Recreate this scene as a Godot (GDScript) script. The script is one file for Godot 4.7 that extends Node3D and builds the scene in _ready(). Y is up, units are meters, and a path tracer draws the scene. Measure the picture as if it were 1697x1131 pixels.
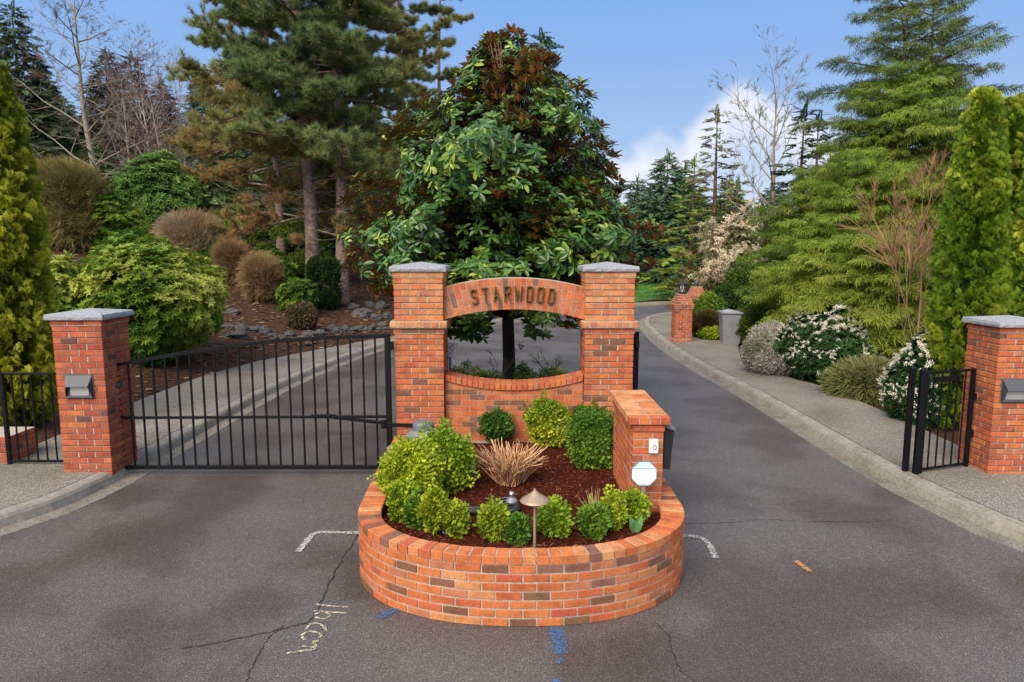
extends Node3D
# ---------------------------------------------------------------- camera model (photo 1697 x 1131)
const F := 1147.0
const PX := 848.5
const PY := 565.5
const EYE := 2.8
const PITCH := 7.45
var cp := cos(deg_to_rad(PITCH))
var sp := sin(deg_to_rad(PITCH))
var rng := RandomNumberGenerator.new()
var names := {}
var mats := {}
var tex := {}
var meshes := {}
var fn := FastNoiseLite.new()

func ray(px, py) -> Vector3:      # direction with depth 1 along the lens axis
	var u = (px - PX) / F
	var v = (py - PY) / F
	return Vector3(u, -sp - v * cp, -cp + v * sp)
func on_z(px, py, z) -> Vector3:  # where the sight line meets the upright plane z
	var d = ray(px, py)
	return Vector3(0, EYE, 0) + d * (z / d.z)
func on_y(px, py, y = 0.0) -> Vector3:
	var d = ray(px, py)
	return Vector3(0, EYE, 0) + d * ((y - EYE) / d.y)
func on_ground(px, py) -> Vector3:
	var d = ray(px, py)
	var t = 4.0
	while t < 75.0:
		var q = Vector3(0, EYE, 0) + d * t
		if q.y <= gh(q.x, q.z): return q
		t += 0.06
	return Vector3(0, EYE, 0) + d * 75.0

# ---------------------------------------------------------------- small helpers
func rf(a, b): return rng.randf_range(a, b)
func lin(r, g, b): return Color(r, g, b)
func numbered(n: String) -> String:
	if not names.has(n):
		names[n] = 0
		return n
	names[n] += 1
	return "%s_%03d" % [n, names[n]]
func tag(o, label, category, group = ""):
	o.set_meta("label", label)
	o.set_meta("category", category)
	if group: o.set_meta("group", group)
	return o
func thing(called, label, category, at = Vector3.ZERO, turn = 0.0, group = "") -> Node3D:
	var o := Node3D.new()
	o.name = numbered(called)
	add_child(o)
	o.position = at
	o.rotation.y = turn
	return tag(o, label, category, group)
func part(called, mesh, material, parent, at = Vector3.ZERO) -> MeshInstance3D:
	var o := MeshInstance3D.new()
	o.name = called
	o.mesh = mesh
	o.material_override = material
	o.position = at
	parent.add_child(o, true)
	return o
func struct(called, mesh, material, label = "") -> MeshInstance3D:
	var o = part(numbered(called), mesh, material, self)
	o.set_meta("kind", "structure")
	if label: o.set_meta("label", label)
	return o
func stuff(o):
	o.set_meta("kind", "stuff")
	return o

# triangles collected with their normals and colours
class MB:
	var v := PackedVector3Array()
	var n := PackedVector3Array()
	var c := PackedColorArray()
	var col := Color.WHITE
	func tri(a, b, d):
		var m = (d - a).cross(b - a).normalized()
		for p in [a, b, d]:
			v.append(p)
			n.append(m)
			c.append(col)
	func quad(a, b, d, e):
		tri(a, b, d)
		tri(a, d, e)
	func quad_out(a, b, d, e, out):
		if (d - a).cross(b - a).dot(out) < 0.0: quad(a, e, d, b)
		else: quad(a, b, d, e)
	func tri_out(a, b, d, out):
		if (d - a).cross(b - a).dot(out) < 0.0: tri(a, d, b)
		else: tri(a, b, d)
	func vert(p, m):
		v.append(p)
		n.append(m)
		c.append(col)
	func tri_n(p: Array, m: Array, a: int, b: int, d: int):
		if (p[d] - p[a]).cross(p[b] - p[a]).dot(m[a] + m[b] + m[d]) < 0.0:
			var x = b
			b = d
			d = x
		for w in [a, b, d]: vert(p[w], m[w])
	func box(lo: Vector3, hi: Vector3, t := Transform3D.IDENTITY):
		cbox(lo, hi, 0.0, t)
	# a box with its edges cut by k
	func cbox(lo: Vector3, hi: Vector3, k: float, t := Transform3D.IDENTITY):
		var mid = (lo + hi) / 2.0
		var h = (hi - lo) / 2.0
		for ax in 3:
			var b1 = (ax + 1) % 3
			var b2 = (ax + 2) % 3
			for s in [-1.0, 1.0]:
				var q = []
				for w in [[-1, -1], [1, -1], [1, 1], [-1, 1]]:
					var p = mid
					p[ax] += s * h[ax]
					p[b1] += w[0] * (h[b1] - k)
					p[b2] += w[1] * (h[b2] - k)
					q.append(t * p)
				var out = Vector3.ZERO
				out[ax] = s
				quad_out(q[0], q[1], q[2], q[3], t.basis * out)
			if k > 0.0:
				for s1 in [-1.0, 1.0]:
					for s2 in [-1.0, 1.0]:
						var q2 = []
						for w2 in [[0, -1], [0, 1], [1, 1], [1, -1]]:
							var p2 = mid
							p2[ax] += w2[1] * (h[ax] - k)
							p2[b1] += s1 * (h[b1] - (k if w2[0] == 0 else 0.0))
							p2[b2] += s2 * (h[b2] - (0.0 if w2[0] == 0 else k))
							q2.append(t * p2)
						var o2 = Vector3.ZERO
						o2[b1] = s1
						o2[b2] = s2
						quad_out(q2[0], q2[1], q2[2], q2[3], t.basis * o2)
		if k > 0.0:
			for sx in [-1.0, 1.0]:
				for sy in [-1.0, 1.0]:
					for sz in [-1.0, 1.0]:
						var e = Vector3(sx, sy, sz)
						var a = mid + e * Vector3(h.x, h.y - k, h.z - k)
						var b = mid + e * Vector3(h.x - k, h.y, h.z - k)
						var d = mid + e * Vector3(h.x - k, h.y - k, h.z)
						tri_out(t * a, t * b, t * d, t.basis * e)
	# plan polygon (x, z) from y0 to y1, top edge cut by k
	func prism(poly: PackedVector2Array, y0: float, y1: float, k := 0.0, t := Transform3D.IDENTITY):
		var m = poly.size()
		var mid = Vector2.ZERO
		for p in poly: mid += p / m
		var top = PackedVector2Array()
		for p in poly: top.append(p + (mid - p).normalized() * k * 1.4)
		for i in m:
			var a = poly[i]
			var b = poly[(i + 1) % m]
			var out = Vector3(b.y - a.y, 0, a.x - b.x)
			var me = (a + b) / 2.0 - mid
			if out.x * me.x + out.z * me.y < 0.0: out = -out
			quad_out(t * Vector3(a.x, y0, a.y), t * Vector3(b.x, y0, b.y), t * Vector3(b.x, y1 - k, b.y), t * Vector3(a.x, y1 - k, a.y), t.basis * out)
			if k > 0.0:
				var c1 = top[i]
				var d1 = top[(i + 1) % m]
				quad_out(t * Vector3(a.x, y1 - k, a.y), t * Vector3(b.x, y1 - k, b.y), t * Vector3(d1.x, y1, d1.y), t * Vector3(c1.x, y1, c1.y), t.basis * (out.normalized() + Vector3.UP))
			if i > 0 and i < m - 1:
				tri_out(t * Vector3(top[0].x, y1, top[0].y), t * Vector3(top[i].x, y1, top[i].y), t * Vector3(top[i + 1].x, y1, top[i + 1].y), t.basis * Vector3.UP)
				tri_out(t * Vector3(poly[0].x, y0, poly[0].y), t * Vector3(poly[i].x, y0, poly[i].y), t * Vector3(poly[i + 1].x, y0, poly[i + 1].y), t.basis * Vector3.DOWN)
	# round tube along points
	func tube(pts: Array, rad: Array, sides := 6, capped := true):
		var rings = []
		var nors = []
		var ref = Vector3.UP
		for i in pts.size():
			var d = (pts[mini(i + 1, pts.size() - 1)] - pts[maxi(i - 1, 0)]).normalized()
			if absf(d.dot(ref)) > 0.95: ref = Vector3.RIGHT if absf(d.x) < 0.8 else Vector3.BACK
			var x = ref.cross(d).normalized()
			var y = d.cross(x)
			ref = y
			var ring = []
			var nn = []
			for k in sides:
				var a = TAU * k / sides
				var q = x * cos(a) + y * sin(a)
				nn.append(q)
				ring.append(pts[i] + q * rad[i])
			rings.append(ring)
			nors.append(nn)
		for i in pts.size() - 1:
			for k in sides:
				var k2 = (k + 1) % sides
				var p = [rings[i][k], rings[i + 1][k], rings[i + 1][k2], rings[i][k2]]
				var m = [nors[i][k], nors[i + 1][k], nors[i + 1][k2], nors[i][k2]]
				tri_n(p, m, 0, 1, 2)
				tri_n(p, m, 0, 2, 3)
		if capped:
			for e in [0, pts.size() - 1]:
				var out = (pts[0] - pts[1]) if e == 0 else (pts[-1] - pts[-2])
				for k in range(1, sides - 1): tri_out(rings[e][0], rings[e][k], rings[e][k + 1], out)
	# surface of revolution: profile of (radius, y)
	func lathe(prof: Array, sides := 20, t := Transform3D.IDENTITY):
		for i in prof.size() - 1:
			var a = prof[i]
			var b = prof[i + 1]
			var e = Vector2(a.y - b.y, b.x - a.x).normalized()
			if prof[0].y < prof[-1].y: e = -e
			for k in sides:
				var r = []
				for w in [k, k + 1]:
					var g = TAU * w / sides
					r.append(Vector3(cos(g), 0, sin(g)))
				var p = [r[0] * a.x + Vector3.UP * a.y, r[0] * b.x + Vector3.UP * b.y, r[1] * b.x + Vector3.UP * b.y, r[1] * a.x + Vector3.UP * a.y]
				var m = [r[0] * e.x + Vector3.UP * e.y, r[0] * e.x + Vector3.UP * e.y, r[1] * e.x + Vector3.UP * e.y, r[1] * e.x + Vector3.UP * e.y]
				for w in 4:
					p[w] = t * p[w]
					m[w] = (t.basis * m[w]).normalized()
				tri_n(p, m, 0, 1, 2)
				tri_n(p, m, 0, 2, 3)
	func mesh() -> ArrayMesh:
		var a = []
		a.resize(Mesh.ARRAY_MAX)
		a[Mesh.ARRAY_VERTEX] = v
		a[Mesh.ARRAY_NORMAL] = n
		a[Mesh.ARRAY_COLOR] = c
		var m := ArrayMesh.new()
		if v.size(): m.add_surface_from_arrays(Mesh.PRIMITIVE_TRIANGLES, a)
		return m

# ---------------------------------------------------------------- textures and materials
func noise_bytes(size, freq, octaves, seed_, kind := FastNoiseLite.TYPE_SIMPLEX_SMOOTH) -> PackedByteArray:
	var f := FastNoiseLite.new()
	f.seed = seed_
	f.noise_type = kind
	f.frequency = freq
	f.fractal_octaves = octaves
	var im := f.get_seamless_image(size, size)
	im.convert(Image.FORMAT_L8)
	return im.get_data()
func ramp_tex(bytes: PackedByteArray, size, cols: Array) -> ImageTexture:   # cols: [position, Color(linear)]
	var g := Gradient.new()
	var offs := PackedFloat32Array()
	var cc := PackedColorArray()
	for e in cols:
		offs.append(e[0])
		cc.append(e[1].linear_to_srgb())
	g.offsets = offs
	g.colors = cc
	var lut := PackedByteArray()
	for i in 256:
		var q = g.sample(i / 255.0)
		lut.append(int(clampf(q.r, 0, 1) * 255))
		lut.append(int(clampf(q.g, 0, 1) * 255))
		lut.append(int(clampf(q.b, 0, 1) * 255))
	var out := PackedByteArray()
	out.resize(size * size * 3)
	for i in size * size:
		var k = bytes[i] * 3
		out[i * 3] = lut[k]
		out[i * 3 + 1] = lut[k + 1]
		out[i * 3 + 2] = lut[k + 2]
	var im := Image.create_from_data(size, size, false, Image.FORMAT_RGB8, out)
	return ImageTexture.create_from_image(im)
func speckle_bytes(size, seed_, fine, base_bytes: PackedByteArray, mixk) -> PackedByteArray:   # gravel-like grains
	var r := RandomNumberGenerator.new()
	r.seed = seed_
	var small := PackedByteArray()
	var half = size / fine
	small.resize(half * half)
	for i in half * half: small[i] = r.randi() % 256
	var im := Image.create_from_data(half, half, false, Image.FORMAT_L8, small)
	im.resize(size, size, Image.INTERPOLATE_CUBIC)
	var d = im.get_data()
	for i in size * size:
		d[i] = clampi(int(d[i] * mixk + base_bytes[i] * (1.0 - mixk)), 0, 255)
	return d
func grey_tex(bytes, size) -> ImageTexture:
	return ImageTexture.create_from_image(Image.create_from_data(size, size, false, Image.FORMAT_L8, bytes))

func M(key: String, c: Color, rough := 0.8, metal := 0.0) -> StandardMaterial3D:
	if mats.has(key): return mats[key]
	var m := StandardMaterial3D.new()
	m.resource_name = key
	m.albedo_color = c.linear_to_srgb()
	m.roughness = rough
	m.metallic = metal
	mats[key] = m
	return m
func tri_map(m: StandardMaterial3D, t, scale: float, world := true):
	m.albedo_texture = t
	m.uv1_triplanar = true
	m.uv1_world_triplanar = world
	m.uv1_scale = Vector3.ONE * scale
	return m
func bump(m: StandardMaterial3D, t, cm: float):
	m.heightmap_enabled = true
	m.heightmap_texture = t
	m.heightmap_scale = cm
	return m
func over(m: StandardMaterial3D, t, scale: float):    # coarse patches over the fine pattern
	m.detail_enabled = true
	m.detail_blend_mode = BaseMaterial3D.BLEND_MODE_MUL
	m.detail_albedo = t
	m.detail_uv_layer = BaseMaterial3D.DETAIL_UV_2
	m.uv2_triplanar = true
	m.uv2_world_triplanar = true
	m.uv2_scale = Vector3.ONE * scale
	return m
func leafy(key, rough := 0.5, back := 0.4) -> StandardMaterial3D:
	if mats.has(key): return mats[key]
	var m = M(key, Color.WHITE, rough)
	m.vertex_color_use_as_albedo = true
	m.metallic_specular = .3
	m.backlight_enabled = true
	m.backlight = Color(back, back, back).linear_to_srgb()
	return m

func make_textures():
	var a = noise_bytes(512, 0.006, 5, 1)
	var b = noise_bytes(512, 0.03, 4, 2)
	var c = noise_bytes(512, 0.09, 3, 3)
	tex.soft = ramp_tex(a, 512, [[0.0, lin(.72, .70, .68)], [0.5, lin(.92, .92, .92)], [1.0, lin(1, 1, 1)]])
	tex.mottle = ramp_tex(b, 512, [[0.0, lin(.55, .52, .52)], [0.42, lin(.88, .86, .86)], [1.0, lin(1, 1, 1)]])
	tex.fine_h = grey_tex(c, 512)
	tex.mid_h = grey_tex(b, 512)
	# asphalt: grains of stone in dark binder
	var g1 = speckle_bytes(1024, 11, 2, noise_bytes(1024, 0.03, 3, 5), 0.85)
	tex.asphalt = ramp_tex(g1, 1024, [[0.0, lin(.040, .036, .035)], [0.45, lin(.088, .079, .076)], [0.66, lin(.114, .103, .098)], [0.8, lin(.16, .144, .131)], [0.92, lin(.27, .245, .215)], [1.0, lin(.34, .31, .27)]])
	tex.asphalt_h = grey_tex(g1, 1024)
	tex.road_wear = ramp_tex(noise_bytes(512, 0.008, 5, 9), 512, [[0.0, lin(.50, .43, .39)], [0.36, lin(.66, .60, .56)], [0.52, lin(.88, .86, .85)], [1.0, lin(1, 1, 1)]])
	var g2 = speckle_bytes(1024, 12, 4, noise_bytes(1024, 0.02, 3, 6), 0.8)
	tex.aggregate = ramp_tex(g2, 1024, [[0.0, lin(.05, .045, .037)], [0.35, lin(.135, .122, .104)], [0.6, lin(.215, .198, .168)], [0.8, lin(.315, .29, .245)], [1.0, lin(.47, .44, .385)]])
	tex.aggregate_h = grey_tex(g2, 1024)
	var g3 = speckle_bytes(512, 13, 1, noise_bytes(512, 0.03, 4, 7), 0.4)
	tex.concrete = ramp_tex(g3, 512, [[0.0, lin(.10, .09, .075)], [0.4, lin(.225, .212, .18)], [0.7, lin(.30, .283, .245)], [1.0, lin(.41, .39, .335)]])
	tex.mortar = ramp_tex(g3, 512, [[0.0, lin(.22, .185, .15)], [0.4, lin(.36, .31, .255)], [1.0, lin(.50, .445, .38)]])
	tex.stain = ramp_tex(noise_bytes(512, 0.012, 5, 19), 512, [[0.0, lin(.60, .55, .49)], [0.35, lin(.80, .77, .73)], [0.6, lin(.95, .94, .92)], [1.0, lin(1, 1, 1)]])
	var g4 = speckle_bytes(512, 14, 2, noise_bytes(512, 0.05, 4, 8), 0.55)
	tex.mulch = ramp_tex(g4, 512, [[0.0, lin(.016, .009, .006)], [0.45, lin(.056, .030, .019)], [0.65, lin(.10, .055, .034)], [0.85, lin(.17, .10, .06)], [1.0, lin(.27, .18, .11)]])
	tex.red_mulch = ramp_tex(g4, 512, [[0.0, lin(.012, .003, .002)], [0.45, lin(.05, .010, .005)], [0.7, lin(.09, .020, .009)], [1.0, lin(.18, .055, .03)]])
	tex.mulch_h = grey_tex(g4, 512)
	tex.bark = ramp_tex(noise_bytes(256, 0.05, 4, 21, FastNoiseLite.TYPE_CELLULAR), 256, [[0.0, lin(.03, .02, .016)], [0.5, lin(.12, .085, .068)], [1.0, lin(.24, .18, .15)]])
	tex.pine_bark = ramp_tex(noise_bytes(256, 0.05, 4, 22, FastNoiseLite.TYPE_CELLULAR), 256, [[0.0, lin(.08, .055, .045)], [0.5, lin(.24, .17, .14)], [1.0, lin(.42, .32, .28)]])
	tex.pale_bark = ramp_tex(b, 512, [[0.0, lin(.09, .075, .055)], [0.45, lin(.22, .2, .155)], [0.7, lin(.33, .31, .25)], [1.0, lin(.46, .45, .38)]])
	tex.rock = ramp_tex(speckle_bytes(512, 15, 2, noise_bytes(512, 0.02, 5, 10), 0.3), 512, [[0.0, lin(.02, .02, .021)], [0.5, lin(.075, .074, .075)], [0.75, lin(.125, .115, .10)], [1.0, lin(.22, .2, .17)]])
	tex.slate = ramp_tex(g3, 512, [[0.0, lin(.14, .15, .17)], [0.5, lin(.26, .275, .30)], [1.0, lin(.40, .42, .45)]])
	var sp = speckle_bytes(512, 16, 2, noise_bytes(512, 0.04, 4, 12), 0.5)
	var al := PackedByteArray()
	al.resize(512 * 512 * 4)
	for i in 512 * 512:
		al[i * 4] = 255
		al[i * 4 + 1] = 255
		al[i * 4 + 2] = 255
		al[i * 4 + 3] = clampi(int((sp[i] - 70) * 2.2), 0, 255)
	tex.spray = ImageTexture.create_from_image(Image.create_from_data(512, 512, false, Image.FORMAT_RGBA8, al))

func textured(key, t, scale, rough, h = null, cm := 0.0, patches = null, pscale := 0.1) -> StandardMaterial3D:
	if mats.has(key): return mats[key]
	var m = M(key, Color.WHITE, rough)
	tri_map(m, t, scale)
	if h: bump(m, h, cm)
	if rough >= .9: m.metallic_specular = .2
	if patches: over(m, patches, pscale)
	return m

# brick tones
const TONES := {
	"orange": [0.571, 0.175, 0.049], "deep": [0.522, 0.137, 0.041], "red": [0.493, 0.097, 0.041], "rose": [0.496, 0.181, 0.088], "brown": [0.220, 0.092, 0.047], "umber": [0.192, 0.101, 0.044], "mauve": [0.240, 0.106, 0.072],
	"pale": [0.592, 0.242, 0.092], "sand": [0.633, 0.316, 0.138], "brick": [0.379, 0.073, 0.030], "clay": [0.408, 0.105, 0.045], "plum": [0.143, 0.049, 0.037], "ember": [0.531, 0.125, 0.044],
}
func brick_mat(t) -> StandardMaterial3D:
	var key = "brick " + t
	if mats.has(key): return mats[key]
	var c = TONES[t]
	var m = M(key, lin(c[0], c[1], c[2]), 0.78)
	tri_map(m, tex.mottle, 2.3)
	bump(m, tex.fine_h, 0.12)
	over(m, tex.stain, 0.75)
	return m
func pick(weights: Dictionary) -> String:
	var s = 0.0
	for k in weights: s += weights[k]
	var r = rng.randf() * s
	for k in weights:
		r -= weights[k]
		if r <= 0.0: return k
	return weights.keys()[0]
func brick_mesh(l, h, d) -> ArrayMesh:
	var key = "b%d_%d_%d" % [roundi(l * 500), roundi(h * 500), roundi(d * 500)]
	if not meshes.has(key):
		var b := MB.new()
		b.cbox(Vector3(-l, -h, -d) / 2, Vector3(l, h, d) / 2, 0.0035)
		meshes[key] = b.mesh()
	return meshes[key]
func put_brick(parent, called, l, h, d, at: Vector3, turn: float, tone: String):
	var o = part(called, brick_mesh(l, h, d), brick_mat(tone), parent, at + Vector3(rf(-1, 1), rf(-.6, .6), rf(-1, 1)) * 0.0012)
	o.rotation.y = turn + rf(-.006, .006)
	return o
func mortar() -> StandardMaterial3D:
	return textured("mortar", tex.mortar, 1.6, 0.95, tex.fine_h, 0.2)

# ---------------------------------------------------------------- setting: polylines of road and walks (x, z)
var left_edge := [Vector2(-16, 5), Vector2(-11, -.6), Vector2(-6.9, -3.9), Vector2(-5.08, -6.45), Vector2(-4.66, -7.6), Vector2(-4.6, -8.8), Vector2(-4.58, -10.4), Vector2(-4.56, -12.2), Vector2(-4.45, -14.4), Vector2(-4.2, -16.4), Vector2(-3.62, -19.4), Vector2(-2.55, -22.2), Vector2(-.7, -25.8), Vector2(1.7, -29.6), Vector2(4.6, -33.4), Vector2(8.2, -36), Vector2(14, -38), Vector2(26, -39.5)]
var right_edge := [Vector2(16, 5), Vector2(11, -.6), Vector2(6.6, -3.8), Vector2(4.9, -5.9), Vector2(4.52, -7.2), Vector2(4.4, -8.6), Vector2(4.38, -10.8), Vector2(4.36, -13.2), Vector2(4.22, -16.4), Vector2(4.25, -20.2), Vector2(4.5, -23.6), Vector2(4.85, -26.6), Vector2(5.7, -29.2), Vector2(7.8, -31.2), Vector2(13, -32.8), Vector2(26, -34)]
var left_walk := [6.0, 4.5, 3.2, 2.2, 2.0, 2.0, 2.05, 2.15, 2.2, 2.0, 1.15, .75, .7, .7, .7, .7, .7, .7]      # outer side of the walk, measured from the asphalt
var right_walk := [6.0, 4.5, 3.2, 2.4, 2.0, 1.75, 1.85, 1.85, 1.3, 2.4, 3.3, 2.9, 2.4, 2.2, 2.2, 2.2]
var L := []
var R := []
var LW := []
var RW := []
func smooth_line(pts: Array, wid: Array, step: float) -> Array:
	var out = []
	var w = []
	for i in pts.size() - 1:
		var a = pts[maxi(i - 1, 0)]
		var b = pts[i]
		var c = pts[i + 1]
		var d = pts[mini(i + 2, pts.size() - 1)]
		var n = maxi(2, int(b.distance_to(c) / step))
		for k in n:
			var t = float(k) / n
			out.append(b.cubic_interpolate(c, a, d, t))
			w.append(lerpf(wid[i], wid[i + 1], t))
	out.append(pts[-1])
	w.append(wid[-1])
	return [out, w]
func offset(line: Array, i: int, d: float, side: float) -> Vector2:
	var t = (line[mini(i + 1, line.size() - 1)] - line[maxi(i - 1, 0)]).normalized()
	return line[i] + Vector2(t.y, -t.x) * d * side      # side -1: left of travel (away from the camera)
func ribbon(b: MB, line, side, prof: Array):   # prof: [offset, y] pairs
	for i in line.size() - 1:
		for k in prof.size() - 1:
			var q = []
			for w in [[i, k], [i + 1, k], [i + 1, k + 1], [i, k + 1]]:
				var o = offset(line, w[0], prof[w[1]][0], side)
				q.append(Vector3(o.x, prof[w[1]][1], o.y))
			var e = Vector2(prof[k + 1][0] - prof[k][0], prof[k + 1][1] - prof[k][1])
			var t = (line[i + 1] - line[i]).normalized()
			var acr = Vector2(t.y, -t.x) * side
			var out = Vector3(acr.x * -e.y, e.x, acr.y * -e.y)
			b.quad_out(q[0], q[1], q[2], q[3], out)

const GX0 := -90.0
const GZ0 := 16.0
const GS := 0.75
const GNX := 241
const GNZ := 200
var grid := PackedFloat32Array()
var outer_poly := PackedVector2Array()
func raw_height(x, z) -> float:
	var p = Vector2(x, z)
	var d = 1e9
	for i in range(0, outer_poly.size() - 1, 3):
		var q = Geometry2D.get_closest_point_to_segment(p, outer_poly[i], outer_poly[mini(i + 3, outer_poly.size() - 1)])
		d = minf(d, q.distance_squared_to(p))
	d = sqrt(d)
	if Geometry2D.is_point_in_polygon(p, outer_poly): return -0.07
	var w = smoothstep(3.0, -5.0, x + maxf(0.0, (-z - 30.0)) * 0.12)
	var hill = 9.0 * (1.0 - exp(-0.235 * d / 9.0))
	return 0.1 + w * hill + (1.0 - w) * minf(0.02 * d, 0.4) + fn.get_noise_2d(x * 9.0, z * 9.0) * minf(0.08 * d, 0.12)
func gh(x, z) -> float:
	var fx = clampf((x - GX0) / GS, 0, GNX - 1.001)
	var fz = clampf((GZ0 - z) / GS, 0, GNZ - 1.001)
	var i = int(fx)
	var j = int(fz)
	var a = grid[j * GNX + i]
	var b = grid[j * GNX + i + 1]
	var c = grid[(j + 1) * GNX + i]
	var d = grid[(j + 1) * GNX + i + 1]
	return lerpf(lerpf(a, b, fx - i), lerpf(c, d, fx - i), fz - j)

func build_setting():
	var s = smooth_line(left_edge, left_walk, 0.7)
	L = s[0]
	LW = s[1]
	s = smooth_line(right_edge, right_walk, 0.7)
	R = s[0]
	RW = s[1]
	for i in L.size(): outer_poly.append(offset(L, i, LW[i], 1.0))
	for i in range(R.size() - 1, -1, -1): outer_poly.append(offset(R, i, RW[i], -1.0))
	outer_poly.append(Vector2(40, 40))
	outer_poly.append(Vector2(-40, 40))
	outer_poly.append(outer_poly[0])
	grid.resize(GNX * GNZ)
	for j in GNZ:
		for i in GNX: grid[j * GNX + i] = raw_height(GX0 + i * GS, GZ0 - j * GS)
	# ground: one sheet of planting soil and bark with a wide rim
	var b := MB.new()
	var st := SurfaceTool.new()
	st.begin(Mesh.PRIMITIVE_TRIANGLES)
	st.set_smooth_group(0)
	for j in GNZ:
		for i in GNX:
			st.add_vertex(Vector3(GX0 + i * GS, grid[j * GNX + i], GZ0 - j * GS))
	for j in GNZ - 1:
		for i in GNX - 1:
			var k = j * GNX + i
			for w in [k, k + GNX, k + 1, k + 1, k + GNX, k + GNX + 1]: st.add_index(w)
	st.generate_normals()
	struct("ground", st.commit(), textured("bark mulch soil", tex.mulch, 0.7, 0.95, tex.mulch_h, 1.2, tex.soft, 0.13), "brown bark mulch bank and planting soil around the road")
	var x1 = GX0 + (GNX - 1) * GS
	var z1 = GZ0 - (GNZ - 1) * GS
	for q in [[-600, 600, z1, -700], [-600, GX0, 300, z1], [x1, 600, 300, z1], [GX0, x1, 300, GZ0]]:
		b.quad_out(Vector3(q[0], -.1, q[2]), Vector3(q[1], -.1, q[2]), Vector3(q[1], -.1, q[3]), Vector3(q[0], -.1, q[3]), Vector3.UP)
	struct("terrain", b.mesh(), mats["bark mulch soil"])
	# asphalt sheet
	b = MB.new()
	var road = PackedVector2Array()
	for p in L: road.append(p)
	for i in range(R.size() - 1, -1, -1): road.append(R[i])
	road.append(Vector2(30, 20))
	road.append(Vector2(-30, 20))
	var idx = Geometry2D.triangulate_polygon(road)
	for i in range(0, idx.size(), 3):
		var q = []
		for k in 3: q.append(Vector3(road[idx[i + k]].x, 0.0, road[idx[i + k]].y))
		b.tri_out(q[0], q[1], q[2], Vector3.UP)
	var am = textured("asphalt", tex.asphalt, 0.42, 0.5, tex.asphalt_h, 0.35, tex.road_wear, 0.11)
	var road_node = struct("road", b.mesh(), am, "dark grey-brown asphalt drive that splits round the brick island")
	# gutters, kerbs, walks
	var conc = textured("kerb concrete", tex.concrete, 0.9, 0.85, tex.fine_h, 0.15, tex.stain, 0.23)
	var agg = textured("exposed aggregate", tex.aggregate, 0.55, 0.85, tex.aggregate_h, 0.4, tex.stain, 0.09)
	for e in [[L, LW, 1.0, "left"], [R, RW, -1.0, "right"]]:
		b = MB.new()
		ribbon(b, e[0], e[2], [[-.012, -.02], [0.0, .006], [.23, .004]])
		struct("gutter_" + e[3], b.mesh(), textured("gutter aggregate", tex.aggregate, 0.8, 0.85, tex.aggregate_h, 0.5, tex.stain, 0.31))
		b = MB.new()
		ribbon(b, e[0], e[2], [[.21, -.02], [.225, .02], [.25, .085], [.275, .115], [.315, .13], [.42, .134], [.432, .128], [.432, -.02]])
		struct("kerb_" + e[3], b.mesh(), conc)
		b = MB.new()
		for i in e[0].size() - 1:
			var q = []
			for w in [[i, .44], [i + 1, .44], [i + 1, e[1][i + 1]], [i, e[1][i]]]:
				var o = offset(e[0], w[0], w[1], e[2])
				q.append(Vector3(o.x, .13, o.y))
			b.quad_out(q[0], q[1], q[2], q[3], Vector3.UP)
			b.quad_out(q[3], q[2], q[2] - Vector3(0, .2, 0), q[3] - Vector3(0, .2, 0), q[3] - q[0])
		struct("sidewalk_" + e[3], b.mesh(), agg)
	# far lawn
	b = MB.new()
	var lawn_pts = []
	for i in 26:
		for j in 12:
			var q = []
			for w in [[i, j], [i + 1, j], [i + 1, j + 1], [i, j + 1]]:
				var x = -2.0 + w[0] * 1.6
				var zt = -37.4 - clampf((x - 8.0) * 0.28, -7.0, 2.6) + (-4.0 if x < 5.0 else 0.0) * 0.0
				if x < 8.0: zt = -29.0 - (x - 1.0) * 1.12 - 1.0
				var z = zt - w[1] * 1.5
				q.append(Vector3(x, gh(x, z) + .05, z))
			b.quad_out(q[0], q[1], q[2], q[3], Vector3.UP)
			lawn_pts.append(q)
	var lm = M("lawn soil", lin(.06, .16, .02), 0.9)
	tri_map(lm, tex.mottle, 0.3)
	struct("lawn", b.mesh(), lm, "bright green lawn beyond the far bend of the drive")
	var xf = []
	var cs = []
	for k in 9000:
		var q = lawn_pts[rng.randi() % lawn_pts.size()]
		var p = q[0].lerp(q[1], rng.randf()).lerp(q[3].lerp(q[2], rng.randf()), rng.randf())
		xf.append(Transform3D(Basis(Vector3.UP, rf(0, TAU)).scaled(Vector3.ONE * rf(.12, .22)), p))
		cs.append(lin(.09, .28, .03).lerp(lin(.06, .19, .025), rng.randf()))
	var gr = copies("grass", grass_tuft(), leafy("grass blades", 0.6, .3), xf, cs, self)
	tag(stuff(gr), "short green grass of the far lawn", "grass")
	marks(road_node)
	xf = []
	cs = []
	for k in 9000:
		var x = rf(-16.0, -2.0)
		var z = rf(-34.0, -11.0)
		if Geometry2D.is_point_in_polygon(Vector2(x, z), outer_poly): continue
		xf.append(Transform3D(Basis.from_euler(Vector3(rf(-.5, .5), rf(0, TAU), rf(-.5, .5))).scaled(Vector3(rf(.05, .16), .03, rf(.03, .08))), Vector3(x, gh(x, z) + .012, z)))
		cs.append([lin(.05, .026, .016), lin(.10, .055, .03), lin(.17, .10, .05), lin(.30, .21, .12), lin(.028, .016, .01)][rng.randi() % 5])
	var litter = copies("bark_litter", keep("flake", func(b3): b3.cbox(Vector3(-.5, -.1, -.5), Vector3(.5, .1, .5), .2)), leafy("bark litter", .95, 0.0), xf, cs, self)
	tag(stuff(litter), "fallen twigs, leaves and bark flakes on the mulch bank", "bark litter")

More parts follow.
